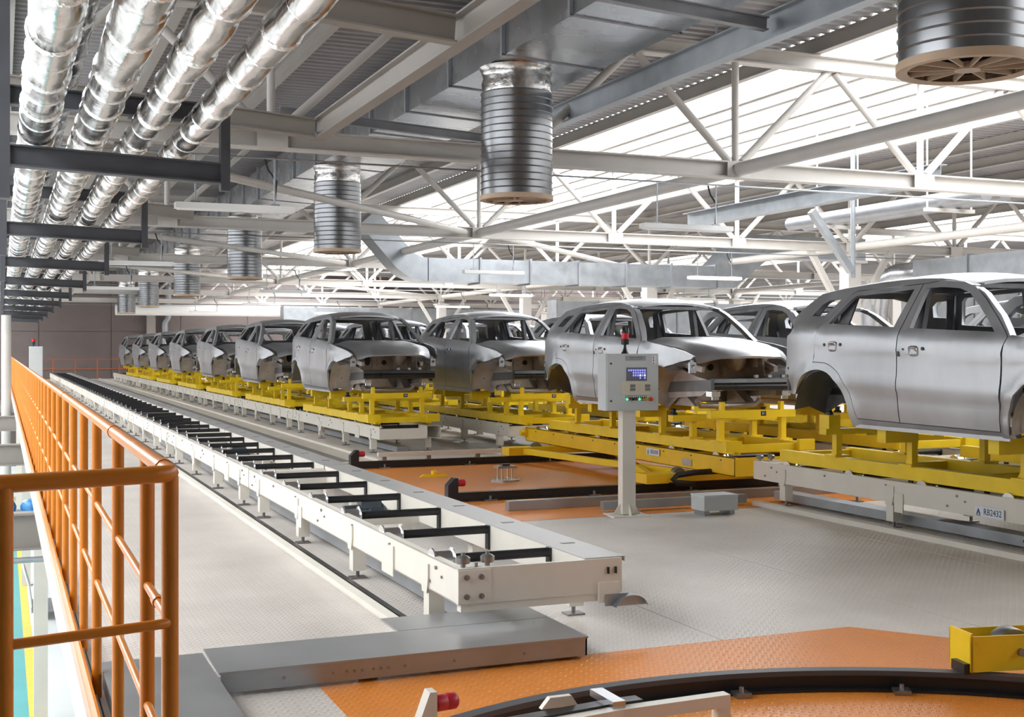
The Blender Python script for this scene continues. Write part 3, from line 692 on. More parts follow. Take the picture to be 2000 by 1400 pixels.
for i in range(6): put_module(X4, 5.3 + i * 6.4, 'cream conveyor module on the line past the cart, %s towards the far wall' % ORD[i], 'conveyor modules past the cart')
for i in range(5): put_module(X5, 8.3 + i * 6.4, 'cream conveyor module on the outermost loaded line, %s towards the far wall' % ORD[i], 'conveyor modules of the outermost line')
# front end of the empty line
m0 = mods1[0]
m0['label'] = 'cream roller conveyor module with bolted end plate and two guide rollers at the open end'
del m0['group']
MB().box(-CW, CW, -.02, .01, .245, .45).box(-CW + .02, CW - .16, -.015, .05, .20, .25).build('end_plate', 'cream', m0)
b = MB()
MB().box(-CW, -CW + .20, -.028, -.02, .25, .44).build('joint_plate', 'cream', m0)
for x in (-CW + .05, -CW + .14):
    for z in (.29, .40): b.lathe([(.010, .02), (.010, .012), (.017, .012), (.017, 0)], (x, -.028, z), (0, -1, 0), 8)
tag(b.build('end_bolts', 'bolt', m0), kind='stuff')
for x in (-CW + .05, -CW + .20):
    MB().lathe([(.015, .0), (.015, .02), (.038, .022), (.042, .035), (.042, .055), (.03, .065), (.012, .07), (.012, .085)], (x, .03, .45), (0, 0, 1), 18).build('guide_roller', 'bolt', m0, 40)
MB().box(CW - .16, CW - .02, -.035, -.02, .19, .31).build('bracket_plate', 'cream', m0)
b = MB(); n = 14
pts = [(.11 * math.cos(R(12 + 156 * i / n)), .085 * math.sin(R(12 + 156 * i / n))) for i in range(n + 1)]
for (a0, c0), (a1, c1) in zip(pts, pts[1:]): b.add([(CW + .03 + a0, -.10, .15 + c0), (CW + .03 + a1, -.10, .15 + c1), (CW + .03 + a1, -.02, .15 + c1), (CW + .03 + a0, -.02, .15 + c0)], [(0, 1, 2, 3)])
b.prism([(CW + .03 + a, .15 + c) for a, c in pts], 'y', -.06, -.055)
b.box(CW - .12, CW + .03, -.045, -.03, .17, .24)
b.build('curved_guard', 'galv', m0)
MB().box(CW - .05, CW - .04, -.035, -.02, .36, .40).box(CW - .10, CW - .09, -.035, -.02, .36, .40).build('slot', 'black', m0)
# label plates
def id_plate(parent, txt, loc, rz, wd=.26, size=.075):
    p = MB().box(-wd / 2, wd / 2, -.003, 0, -.045, .045).build('id_plate', 'label_white', parent); p.location = loc; p.rotation_euler = (0, 0, rz)
    text('id_text', txt, size, 'label_ink', p, (.040, -.0042, 0), (R(90), 0, 0), squeeze=.85)
    e = MB().prism([(-wd / 2 + .02, -.025), (-wd / 2 + .035, -.025), (-wd / 2 + .045, .0), (-wd / 2 + .055, -.025), (-wd / 2 + .07, -.025), (-wd / 2 + .045, .03)], 'y', -.0045, -.003).box(-wd / 2 + .018, -wd / 2 + .072, -.0045, -.003, -.036, -.030).build('id_emblem', 'label_ink', p)
    return p
id_plate(rb, 'RB2432', (-CW - .013, 2.80, .30), -R(90), .34, .078)
MB().lathe([(.011, 0), (.011, .0)], (0, 0, 0), (0, 0, 1), 4)
hose = MB().path([(-CW + .05, 2.25, .27), (-CW - .02, 2.28, .22), (-CW - .06, 2.36, .12), (-CW - .05, 2.30, .05), (-CW - .02, 2.12, .035)], .016, 8).build('cable_hose', 'black_rubber', rb, 60)
for x in (-CW + .05, -CW + .20):
    MB().lathe([(.015, .0), (.015, .02), (.038, .022), (.042, .035), (.042, .055), (.03, .065)], (x, ML - .03, .45), (0, 0, 1), 18).build('guide_roller', 'bolt', rb, 40)
MB().box(-CW, CW, ML - .012, ML + .02, .245, .45).build('end_plate', 'cream', rb)

# ---------------- car bodies
gl = 'bare grey car body in the long row beside the empty conveyor'
for i in range(7):
    lab = 'bare grey car body in the long row, %s behind the one on skid 43' % ORD[i - 1]; gp = 'car bodies in the long row'
    if i == 0: lab, gp = 'bare car body at the open end of the long row, behind the skid numbered 43', None
    put_car(X2, 24.1 + 6.4 * i, lab, gp, num='43' if i == 0 else None, skid_label='yellow skid numbered 43 at the open end of the long row' if i == 0 else 'yellow skid in the long row, %s behind the skid numbered 43' % ORD[i - 1], skid_group=None if i == 0 else 'skids in the long row')
put_car(X3, 22.95, 'bare car body waiting behind the transfer cart on the skid numbered 75', None, '75', 'yellow skid numbered 75 on the conveyor behind the transfer cart', None)
for i in range(4): put_car(X3, 29.3 + 6.4 * i, 'bare grey car body in the cart line, %s behind the one on skid 75' % ORD[i], 'car bodies behind the cart', None, 'yellow skid in the cart line, %s behind the skid numbered 75' % ORD[i], 'skids behind the cart')
put_car(X3, 16.85, 'bare silver car body riding on the yellow transfer cart behind the control panel', None, '73', 'yellow skid numbered 73 standing on the transfer cart', None)
put_car(X3, 10.70, 'large bare grey car body on the conveyor module marked RB2432', None, None, 'yellow skid on the conveyor module marked RB2432', None)
for i, y in enumerate((10.4, 16.55, 22.9, 29.3, 35.7)): put_car(X4, y, 'bare car body on the line past the cart, %s towards the far wall' % ORD[i], 'car bodies past the cart', None, 'yellow skid on the line past the cart, %s towards the far wall' % ORD[i], 'skids past the cart')
for i, y in enumerate((13.6, 20.0, 26.4, 32.8)): put_car(X5, y, 'bare car body on the outermost loaded line, %s towards the far wall' % ORD[i], 'car bodies on the outermost line', None, 'yellow skid on the outermost loaded line, %s towards the far wall' % ORD[i], 'skids on the outermost line')

# ================================================================== TRANSFER CART AND ITS TRACK
ct = empty('transfer_cart', (X3, 12.15, 0), 'yellow transfer cart marked RB2430 on black rails, carrying a car body', 'transfer cart')
CL = 6.15
for sg in (-1, 1):
    b = MB(); w0 = sg * CW
    b.box(*sorted((w0, w0 - sg * .01)), 0, CL, .23, .445).box(*sorted((w0, w0 - sg * .06)), 0, CL, .437, .445).box(*sorted((w0, w0 - sg * .06)), 0, CL, .23, .238)
    sb = b.build('side_beam', 'yellow_deep', ct)
    bo = MB()
    for i in range(9): bo.tube((w0, .3 + i * .68, .40), (w0 + sg * .012, .3 + i * .68, .40), .011, 6)
    tag(bo.build('bolts', 'bolt', sb), kind='stuff')
for y in (.005, CL - .005): MB().box(-CW, CW, y - .012, y + .012, .23, .445).build('end_beam', 'yellow_deep', ct)
for y in (1.0, 2.0, 4.0, 5.0): MB().box(-CW + .06, CW - .06, y - .04, y + .04, .25, .31).build('cross_beam', 'yellow_deep', ct)
tb = MB().tube((-.37, 0, .42), (.45, 0, .42), .027, 12).mesh('roller', 'black', 50)
wh = MB().lathe([(.03, -.07), (.075, -.07), (.078, -.055), (.058, -.05), (.058, .05), (.078, .055), (.075, .07), (.03, .07)], (-.44, 0, .412), (1, 0, 0), 18).mesh('flanged_wheel', 'chrome', 40)
for i in range(6): r = inst('roller', tb, ct, (0, .45 + i * 1.05, 0)); inst('flanged_wheel', wh, r)
for y in (.75, 5.0):
    cr = MB().box(-1.05, .98, y - .11, y + .11, .125, .228).build('end_carriage', 'yellow', ct)
    for x in (-.85, .80): MB().lathe([(.02, -.04), (.09, -.04), (.09, .04), (.02, .04)], (x, y, .197), (0, 1, 0), 18).build('track_wheel', 'bolt', cr, 40)
    MB().box(-1.35, -1.05, y - .14, y + .14, .115, .228).build('bumper_box', 'yellow_deep', cr)
MB().bar((-1.1, 5.0, .17), (-.5, 1.0, .17), .08, .08).build('diagonal_brace', 'yellow', ct)
MB().bar((-1.1, 1.0, .17), (.4, 5.0, .17), .08, .08).build('diagonal_brace', 'yellow', ct)
id_plate(ct, 'RB2430', (-CW - .012, 1.92, .37), -R(90), .34, .075)
MB().box(-CW - .012, -CW, .96, 1.18, .27, .35).build('sensor_plate', 'galv_shiny', ct)
b = MB().box(-CW - .05, -CW + .01, CL - .1, CL + .02, .30, .42).lathe([(.05, 0), (.05, .06)], (-CW - .05, CL - .04, .36), (-1, 0, 0), 16)
b.build('side_guide', 'yellow_deep', ct)
b = MB(); b.path([(-.75, .52, .10), (-1.0, .50, .13), (-1.06, .50, .17), (-1.0, .50, .22), (-.75, .52, .24), (0, .55, .25), (.9, .58, .25)], .035, 8)
b.build('cable_chain', 'black_rubber', ct)
for y, nm in ((12.93, 'in front'), (17.05, 'behind')):
    tk = empty('track_rail', (4.7, y, 0), 'black floor rail with red end buffer, %s of the transfer track' % ('towards the control panel side' if y < 14 else 'on the far conveyors side'), 'rail')
    MB().box(0, 6.4, -.04, .04, .02, .095).box(0, 6.4, -.07, .07, .012, .02).box(0, 6.4, -.05, .05, .095, .105).build('rail', 'black', tk)
    es = MB().prism([(-.12, 0), (-.0, 0), (-.0, .27), (-.04, .27), (-.12, .19)], 'y', -.06, .06).build('end_stop', 'black', tk)
    MB().lathe([(.03, 0), (.04, .01), (.04, .09), (.03, .10)], (0, 0, .21), (1, 0, 0), 16).build('buffer', 'red', es, 40)
    for i in range(5):
        c_ = MB().box(.3 + i * 1.3, .45 + i * 1.3, -.12, -.05, 0, .02).tube((.37 + i * 1.3, -.09, .02), (.37 + i * 1.3, -.09, .06), .015, 8).build('rail_clip', 'bolt', tk)
# sensor bar in front of the long row conveyors
sbm = empty('sensor_bar', (5.2, 17.75, 0), 'low pale orange bar on small feet in front of the long row', 'bar')
MB().box(0, 3.1, -.04, .04, .10, .16).build('bar', 'cream', sbm)
for x in (.1, .8, 1.6, 2.9): MB().box(x - .03, x + .03, -.03, .03, 0, .10).build('foot', 'bolt', sbm)
# position stand on the orange floor
ps = empty('sensor_stand', (6.03, 14.75, 0), 'small metal sensor stand on four pins on the orange floor', 'stand')
MB().lathe([(.02, .0), (.19, 0), (.19, .025), (.02, .025)], (0, 0, 0), (0, 0, 1), 24).build('base_ring', 'galv_shiny', ps, 40)
for a in range(4): MB().tube((.1 * math.cos(a * 1.57 + .8), .1 * math.sin(a * 1.57 + .8), .02), (.1 * math.cos(a * 1.57 + .8), .1 * math.sin(a * 1.57 + .8), .17), .012, 8).build('pin', 'chrome', ps)
MB().box(-.13, .13, -.09, .09, .17, .20).build('top_plate', 'galv_shiny', ps)
MB().box(-.05, .05, -.04, .04, .20, .225).build('reader', 'black', ps)
yl = empty('lifting_lug', (5.35, 15.6, 0), 'flat yellow lifting lug lying on the orange floor', 'lug')
MB().prism([(-.2, 0), (.2, 0), (.15, .035), (-.15, .035)], 'y', -.03, .03).build('strap', 'yellow', yl)
MB().lathe([(.04, 0), (.04, .05), (.02, .06)], (0, 0, .03), (0, 0, 1), 12).build('boss', 'yellow_deep', yl, 40)

# ================================================================== FLOOR DUCTS, KERBS, TRAYS
kb = tag(MB().box(0, .07, 0, 64, 0, .035).build('kerb', 'cream'), 'low cream kerb along the empty conveyor on its railing side', 'kerb'); kb.location = (2.22, 6.6, 0)
kb2 = tag(MB().box(0, .07, 0, 60, 0, .035).build('kerb', 'cream'), 'low cream kerb along the long row of car bodies', 'kerb'); kb2.location = (5.28, 18.0, 0)
kb3 = tag(MB().box(0, .08, 0, 8.5, 0, .05).build('kerb', 'cream'), 'low cream kerb beside the conveyor marked RB2432', 'kerb'); kb3.location = (7.58, 2.9, 0)
kb4 = tag(MB().box(0, .07, 0, 40, 0, .035).build('kerb', 'cream'), 'low cream kerb between the long row and the line behind the cart', 'kerb'); kb4.location = (7.45, 18.4, 0)
ang = tag(MB().box(0, .04, 0, 64, 0, .03).build('floor_angle', 'black'), 'thin black angle strip on the floor under the empty conveyor', 'strip'); ang.location = (2.31, 6.62, 0)
for x, y0, ln, lab in ((2.62, 6.75, 62, 'galvanised cable tray on the floor beneath the empty conveyor'), (5.95, 19.2, 50, 'galvanised cable tray on the floor beneath the long row'), (8.0, 4.0, 7.6, 'galvanised cable tray on the floor beneath the conveyor marked RB2432')):
    tag(MB().box(0, .20, 0, ln, .03, .12).build('cable_tray', 'galv', None, None, (x, y0, 0)), lab, 'cable tray')
fl2 = tag(MB().box(0, .95, 0, 55, 0, .008).build('service_plate', 'galv_dark', None, None, (3.95, 18.2, 0)), 'long dark floor plate between the empty conveyor and the long row', 'plate')
# covered trunking at the end of the empty line
tkx = empty('floor_trunking', (0, 0, 0), 'flat steel floor trunking running past the open end of the empty conveyor', 'trunking')
MB().prism([(.98, 6.08), (2.98, 6.08), (2.98, 6.60), (.98, 6.60)], 'z', .115, .125).build('lid', 'plate_grey', tkx)
MB().prism([(2.05, 6.607), (2.98, 6.607), (2.98, 6.95), (2.05, 6.95)], 'z', .115, .125).build('lid', 'plate_grey', tkx)
fs_ = MB().box(.99, 2.975, 6.085, 6.095, .02, .115).box(2.965, 2.975, 6.085, 6.9, .02, .115).build('side_plate', 'galv', tkx)
b = MB()
for x in (1.62, 1.66, 1.70, 1.76, 1.80, 1.84, 1.30, 1.55, 1.93, 2.2, 2.6): b.tube((x, 6.085, .065), (x, 6.078, .065), .008, 6)
tag(b.build('screws', 'bolt', fs_), kind='stuff')
for x in (1.75, 2.85): MB().box(x - .05, x + .05, 6.15, 6.25, 0, .115).build('foot', 'galv_shiny', tkx)
tky = empty('floor_trunking', (0, 0, 0), 'flat steel floor trunking running alongside the orange railing', 'trunking')
MB().prism([(.46, 1.0), (.965, 1.0), (.965, 6.53), (.46, 6.53)], 'z', .112, .122).build('lid', 'plate_grey', tky)
MB().box(.94, .955, 1.0, 6.52, 0, .112).box(.47, .485, 1.0, 6.52, 0, .112).build('side_plate', 'galv', tky)
# long grey box trunking in front of the track
g1 = tag(MB().box(0, 4.3, -.05, .05, 0.005, .105).build('box_trunking', 'galv', None, None, (4.93, 12.0, 0)), 'grey square trunking lying beside the black rail', 'trunking')
g2 = tag(MB().box(0, 1.75, -.04, .04, .03, .12).build('box_trunking', 'galv', None, None, (5.78, 11.47, 0)), 'short grey trunking passing behind the control panel post', 'trunking')
jb = empty('junction_box', (6.82, 10.95, 0), 'pale grey metal junction box on short feet beside the trunking', 'box')
MB().box(-.2, .2, -.13, .13, .05, .19).build('box', 'cabinet', jb)
MB().box(-.205, .205, -.135, .135, .19, .21).build('lid', 'cabinet_side', jb)
for x in (-.15, .15): MB().box(x - .03, x + .03, -.1, .1, 0, .05).build('foot', 'galv', jb)

# ================================================================== CONTROL PANEL
cp = empty('control_panel', (5.93, 11.2, 0), 'grey control panel on a cream post with lit blue touch screen and red beacon', 'control panel', rz=-R(8))
MB().box(-.07, .07, -.07, .07, .02, 1.09).build('post', 'cream', cp)
MB().box(-.20, .20, -.17, .17, 0, .012).build('base_plate', 'cream', cp)
b = MB()
for a in range(4):
    Mz = Matrix.Rotation(a * math.pi / 2, 4, 'Z')
    b.add([Mz @ Vector(p) for p in ((.07, -.006, .012), (.15, -.006, .012), (.07, -.006, .13), (.07, .006, .012), (.15, .006, .012), (.07, .006, .13))], [(0, 1, 2), (3, 5, 4), (0, 3, 4, 1), (1, 4, 5, 2), (0, 2, 5, 3)])
b.build('gusset', 'cream', cp)
bx = MB().box(-.26, .30, -.10, .16, 1.08, 1.66).build('cabinet_box', 'cabinet_side', cp)
door = MB().box(-.255, .295, -.125, -.103, 1.085, 1.655).build('cabinet_door', 'cabinet', cp)
FY = -.1255
MB().box(-.05, .17, FY - .004, FY, 1.385, 1.52).build('screen', 'screen_frame', door)
lit = {0: range(8), 1: range(2, 8), 2: range(2, 8), 3: (5, 7)}
b1, b2, b3 = MB(), MB(), MB()
for r_ in range(4):
    for c_ in range(8):
        x = -.032 + c_ * .0245; z = 1.492 - r_ * .026; tgt = b3
        if c_ in lit[r_]: tgt = b2 if (r_, c_) in ((2, 5), (2, 7)) else b1
        tgt.box(x, x + .0155, FY - .0055, FY - .004, z - .009, z + .008)
scr = [o for o in door.children][0]
tag(b1.build('lit_keys', 'screen_lit', scr), 'glowing blue touch screen keys', kind='stuff'); tag(b2.build('bright_keys', 'screen_bright', scr), 'brightly glowing touch screen keys'); tag(b3.build('dim_keys', 'screen_dim', scr), 'unlit touch screen keys', kind='stuff')
np_ = MB().box(-.06, .16, FY - .003, FY, 1.59, 1.64).build('name_plate', 'plate_grey_label', door)
b = MB()
for x0, x1, z in ((-.02, .05, 1.622), (.058, .13, 1.622), (-.015, .06, 1.605), (.066, .118, 1.605)): b.box(x0, x1, FY - .0036, FY - .003, z - (.006 if z > 1.61 else .003), z + (.006 if z > 1.61 else .003))
tag(b.build('worn_print', 'ink_grey', np_), 'worn illegible grey print', kind='stuff')
st = MB().box(.225, .275, FY - .003, FY, 1.555, 1.64).build('warning_sticker', 'label_white', door)
b = MB()
for z in (1.625, 1.597, 1.569): b.prism([(.232, z - .010), (.25, z - .010), (.241, z + .009)], 'y', FY - .0045, FY - .003)
b.build('warning_symbol', 'red', st)
pp = MB().box(-.105, .215, FY - .003, FY, 1.245, 1.375).build('instruction_sheet', 'paper', door)
for x in (-.01, .15): MB().box(x, x + .055, FY - .006, FY - .003, 1.282, 1.312).box(x, x + .055, FY - .006, FY - .003, 1.318, 1.348).build('switch_block', 'ink_grey', pp)
b = MB()
for x in (-.095, .065):
    for i in range(6): b.box(x, x + .065 - (i % 3) * .01, FY - .0036, FY - .003, 1.27 + i * .014, 1.2735 + i * .014)
tag(b.build('print', 'cream_dark', pp), kind='stuff')
rowm = ['led_green', 'button_orange', 'button_red', 'black', 'button_blue', 'button_red', 'led_green', 'button_orange', 'button_yellow', 'button_yellow']
MB().box(-.058, .168, FY - .003, FY, 1.185, 1.232).build('button_strip', 'black', door)
for i, mm in enumerate(rowm):
    x = -.045 + i * .0222; big = mm == 'led_green'
    MB().lathe([(.012 if big else .009, 0), (.011 if big else .008, .012), (0, .014)], (x, FY - .003, 1.198), (0, -1, 0), 12).build('push_button', mm, door, 40)
    MB().box(x - .007, x + .007, FY - .005, FY - .003, 1.216, 1.228).build('button_tag', 'label_white', door)
MB().lathe([(.026, 0), (.026, .006)], (.205, FY, 1.197), (0, -1, 0), 16).build('stop_collar', 'button_yellow', door)
MB().lathe([(.010, .005), (.010, .02), (.021, .022), (.021, .034), (.012, .038)], (.205, FY, 1.197), (0, -1, 0), 16).build('stop_button', 'button_red', door, 40)
MB().tube((0.0, FY - .01, 1.19), (.002, FY - .012, 1.16), .0025, 6).build('key', 'bolt', door)
for z in (1.18, 1.56): MB().lathe([(.010, 0), (.010, .004)], (-.215, FY, z), (0, -1, 0), 10).build('door_lock', 'black', door)
bc = MB().lathe([(.045, 0), (.03, .02), (.016, .06), (.014, .09), (.04, .095), (.042, .15), (.036, .152), (.036, .155)], (-.02, 0, 1.66), (0, 0, 1), 18).build('beacon_base', 'black', cp, 40)
MB().lathe([(.037, 0), (.037, .06)], (-.02, 0, 1.812), (0, 0, 1), 18).build('beacon_lens', 'red_lamp', bc, 40)
MB().lathe([(.039, 0), (.039, .015), (.03, .02)], (-.02, 0, 1.872), (0, 0, 1), 18).build('beacon_cap', 'black', bc, 40)

# far cabinet beside the railing
fc = empty('far_cabinet', (1.42, 59, 0), 'tall grey cabinet with red beacon at the distant end of the orange railing', 'cabinet')
MB().box(-.28, .28, -.22, .22, .1, 1.85).build('body', 'cabinet_side', fc)
MB().box(-.26, .26, -.23, -.22, .14, 1.81).build('door', 'cabinet', fc)
MB().box(-.25, .25, -.2, .2, 0, .1).build('plinth', 'galv_dark', fc)
MB().lathe([(.05, 0), (.04, .10), (.07, .12), (.07, .22)], (-.10, 0, 1.85), (0, 0, 1), 12).build('beacon_base', 'black', fc, 40)
MB().lathe([(.072, 0), (.072, .10), (.05, .12)], (-.10, 0, 2.07), (0, 0, 1), 12).build('beacon_lens', 'red_lamp', fc, 40)

# ================================================================== ORANGE RAILING
XR = .43
rg = empty('guard_railing', (XR, 3.47, 0), 'orange tubular guard railing along the mezzanine edge with a short return', 'railing')
YR1 = 60
def rail_mesh(z, r, n=12): return MB().path([(-.447, -.105, z)] + [(-.05, -.005, z), (-.016, .004, z), (0, .03, z), (0, .08, z)] + [(0, 2, z), (0, YR1, z)], r, n)
rail_mesh(1.36, .024).build('top_rail', 'rail_orange', rg, 60)
for z in (.95, .57): rail_mesh(z, .014, 10).build('mid_rail', 'rail_orange', rg, 60)
pm_ = MB().tube((0, 0, .0), (0, 0, 1.35), .0235, 12).mesh('post', 'rail_orange', 50)
py = [.0, .575, 1.64, 2.83] + [3.85 + 1.08 * i for i in range(53)]
for y in py: inst('post', pm_, rg, (0, y + .03, 0))
inst('post', pm_, rg, (-.425, -.10, 0)); 
MB().box(-.42, -.0, -.107, -.095, .02, .14).build('toe_board', 'rail_orange', rg)
cpl = MB().tube((0, -.04, 0), (0, .04, 0), .0275, 12).mesh('coupling', 'rail_orange', 50)
for y in (.2, 1.9, 6.2): inst('coupling', cpl, rg, (0, y, 1.36))
cps = MB().tube((0, -.03, 0), (0, .03, 0), .018, 10).mesh('coupling', 'rail_orange', 50)
for z in (.95, .57):
    for y in (.33,): inst('coupling', cps, rg, (0, y, z))
# railing before the far wall
r2 = empty('far_railing', (1.5, 74.5, 0), 'thin rust red railing in front of the far wall', 'railing')
for z in (1.15, .6): MB().tube((0, 0, z), (16, 0, z), .03, 8).build('rail', 'rail_red', r2)
fp = MB().tube((0, 0, 0), (0, 0, 1.15), .03, 8).mesh('post', 'rail_red')
for i in range(14): inst('post', fp, r2, (i * 1.2, 0, 0))
for i in range(5): inst('post', fp, r2, (5.4 + .13 * i, 0, 0))

# ================================================================== TURNTABLE DETAILS
TC = (2.90, 2.60); TR = 2.655
tt = empty('curved_rail', (TC[0], TC[1], 0), 'black curved floor rail of the turntable on the orange plates', 'rail')
b = MB(); n = 60; a0, a1 = 25, 138
def ring(b, r0, r1, z0, z1):
    vs = []
    for i in range(n + 1):
        a = R(a0 + (a1 - a0) * i / n)
        for r, z in ((r0, z0), (r1, z0), (r1, z1), (r0, z1)): vs.append((r * math.cos(a), r * math.sin(a), z))
    fs = [(i * 4 + k, i * 4 + (k + 1) % 4, i * 4 + 4 + (k + 1) % 4, i * 4 + 4 + k) for i in range(n) for k in range(4)]
    b.add(vs, fs + [(0, 1, 2, 3), (n * 4, n * 4 + 3, n * 4 + 2, n * 4 + 1)]); return b
ring(b, TR - .075, TR + .075, .004, .014); ring(b, TR - .02, TR + .02, .014, .075); b.build('rail_foot', 'black', tt)
ring(MB(), TR - .035, TR + .035, .075, .10).build('rail_head', 'rack_dark', tt)
for a in (62, 80, 96, 112, 130):
    c_ = MB().box(TR - .13, TR - .05, -.04, .04, .003, .025).tube((TR - .09, 0, .02), (TR - .09, 0, .05), .012, 6).build('rail_clip', 'bolt', tt); c_.rotation_euler = (0, 0, R(a))
sb_ = empty('stop_bar', (0, 0, 0), 'cream angle bar with black rubber strip on feet beside the curved rail', 'bar')
MB().prism([(1.72, 4.50), (2.42, 4.60), (2.96, 4.62), (2.96, 4.68), (2.42, 4.66), (1.72, 4.56)], 'z', .13, .185).build('bar', 'cream', sb_)
MB().prism([(1.72, 4.56), (2.42, 4.665), (2.55, 4.67), (2.55, 4.74), (2.42, 4.735), (1.72, 4.63)], 'z', .185, .195).build('rubber_strip', 'black', sb_)
for x, y in ((2.93, 4.65), (1.85, 4.55)):
    MB().box(x - .03, x + .03, y - .03, y + .03, .06, .14).tube((x, y, .01), (x, y, .08), .01, 8).build('leg', 'cream', sb_)
    MB().box(x - .07, x + .07, y - .04, y + .04, 0, .015).build('foot', 'yellow_deep', sb_)
MB().box(2.38, 2.44, 4.62, 4.84, .185, .215).build('clamp', 'galv_shiny', sb_)
MB().prism([(2.10, .185), (2.27, .185), (2.24, .23), (2.14, .23)], 'y', 4.73, 4.76).build('lug', 'cream', sb_)
rbf = empty('buffer_stop', (1.60, 4.66, 0), 'cream angled stop post with a dark red rubber buffer', 'buffer')
MB().prism([(-.16, 0), (0, 0), (0, .34), (-.03, .34)], 'y', -.035, .035).build('post', 'cream', rbf)
MB().lathe([(.02, 0), (.034, .005), (.034, .045), (.031, .05), (.034, .055), (.034, .09), (.026, .10)], (0, 0, .285), (1, .15, 0), 18).build('buffer', 'red', rbf, 40)
wb_ = empty('wheel_bogie', (4.43, 4.82, 0), 'yellow wheel bogie standing on the curved rail with bolted upright plate', 'bogie', rz=-R(12))
b = MB().box(0, .9, -.10, -.09, .11, .285).box(0, .9, .09, .10, .11, .285).box(0, .012, -.10, .10, .11, .30)
b.build('frame', 'yellow', wb_)
MB().lathe([(.02, -.045), (.095, -.045), (.10, -.03), (.10, .03), (.095, .045), (.02, .045)], (.27, 0, .205), (0, 1, 0), 24).build('wheel', 'bolt', wb_, 40)
MB().lathe([(.02, 0), (.02, .02)], (.27, -.10, .20), (0, -1, 0), 12).build('axle_nut', 'bolt', wb_)
up = MB().prism([(.42, .285), (.9, .285), (.9, .66), (.38, .66), (.42, .60)], 'y', .02, .035).build('upright_plate', 'yellow', wb_)
b = MB()
for z in (.36, .44, .52, .60): b.tube((.46, .02, z), (.46, .0, z), .012, 6)
tag(b.build('bolts', 'bolt', up), kind='stuff')
MB().box(-.03, .0, -.09, .03, .10, .15).build('rail_scraper', 'black', wb_)

# ================================================================== LIGHT FIXTURES
lt = empty('strip_light', (0, 0, 0), 'white strip light hung on two rods below the trusses', 'light', 'strip lights under the trusses')
MB().box(-.75, .75, -.09, .09, 0, .075).build('housing', 'lamp_white', lt)
MB().box(-.72, .72, -.075, .075, -.012, 0).build('diffuser', 'diffuser', lt)
for x in (-.5, .5):
    rd = MB().tube((x, 0, .075), (x, 0, .68), .012, 6).build('rod', 'galv', lt); MB().box(x - .06, x + .06, -.03, .03, .075, .10).build('clip', 'galv_dark', lt)
MB().path([(.5, .02, .1), (.53, .03, .4), (.42, .03, .55), (.38, .03, .68)], .014, 6).build('cable', 'black_rubber', lt)
LF = [(9.36, 15.79, 'sixth', 'above the cart line'), (2.75, 15.79, 'sixth', 'beside the foil pipes'), (21.5, 15.79, 'sixth', 'near the white columns'),
      (10.6, 26.64, 'fifth', 'above the cart line'), (16.6, 26.64, 'fifth', 'below the skylights'), (2.6, 26.64, 'fifth', 'beside the foil pipes'), (24.5, 26.64, 'fifth', 'past the white columns'),
      (15.6, 37.64, 'fourth', 'below the skylights'), (8.0, 37.64, 'fourth', 'above the cart line'), (22.7, 37.64, 'fourth', 'past the white columns'), (3.0, 37.64, 'fourth', 'beside the foil pipes'),
      (9.5, 48.64, 'third', 'above the cart line'), (17.5, 48.64, 'third', 'below the skylights'), (27, 48.64, 'third', 'past the white columns'),
      (9, 59.64, 'second', 'above the cart line'), (15, 59.64, 'second', 'below the skylights')]
for i, (x, y, tn, wh_) in enumerate(LF):
    o = lt if i == 0 else copy_tree(lt); o.location = (x, y, 3.47)
    o['label'] = 'white strip light %s, under the %s truss from the far wall' % (wh_, tn)

# ================================================================== BACKGROUND DUCTS
bd = empty('cross_duct', (0, 33, 0), 'large galvanised rectangular duct crossing the hall with a curved riser', 'duct')
x = 11.0
while x < 19.5:
    MB().box(x + .005, x + 1.545, -.45, .45, 3.62, 4.27).build('duct_section', 'galv', bd); x += 1.55
    MB().box(x - .03, x + .03, -.50, .50, 3.57, 4.32).build('flange', 'galv_dark', bd)
# curved riser at the open end
n = 10; outer = []; inner = []
for i in range(n + 1):
    a = R(-90 - 48 * i / n); outer.append((10.98 + 1.35 * math.cos(a), 4.97 + 1.35 * math.sin(a))); inner.append((10.98 + .7 * math.cos(a), 4.97 + .7 * math.sin(a)))
d_ = Vector((-math.sin(R(48)) * .0 - .67, .74)); 
outer.append((outer[-1][0] - .95, outer[-1][1] + 1.05)); inner.append((inner[-1][0] - .95, inner[-1][1] + 1.05))
b = MB()
for i in range(len(outer) - 1): b.prism([outer[i], outer[i + 1], inner[i + 1], inner[i]], 'y', -.45, .45)
b.build('riser', 'galv', bd, 30)
MB().prism([(20.4, 3.62), (21.0, 3.62), (22.3, 4.6), (22.3, 5.3), (21.4, 5.3), (20.3, 4.27)], 'y', -.45, .45).build('riser', 'galv', bd)
MB().box(22.3, 26, -.45, .45, 4.6, 5.3).build('duct_section', 'galv', bd)
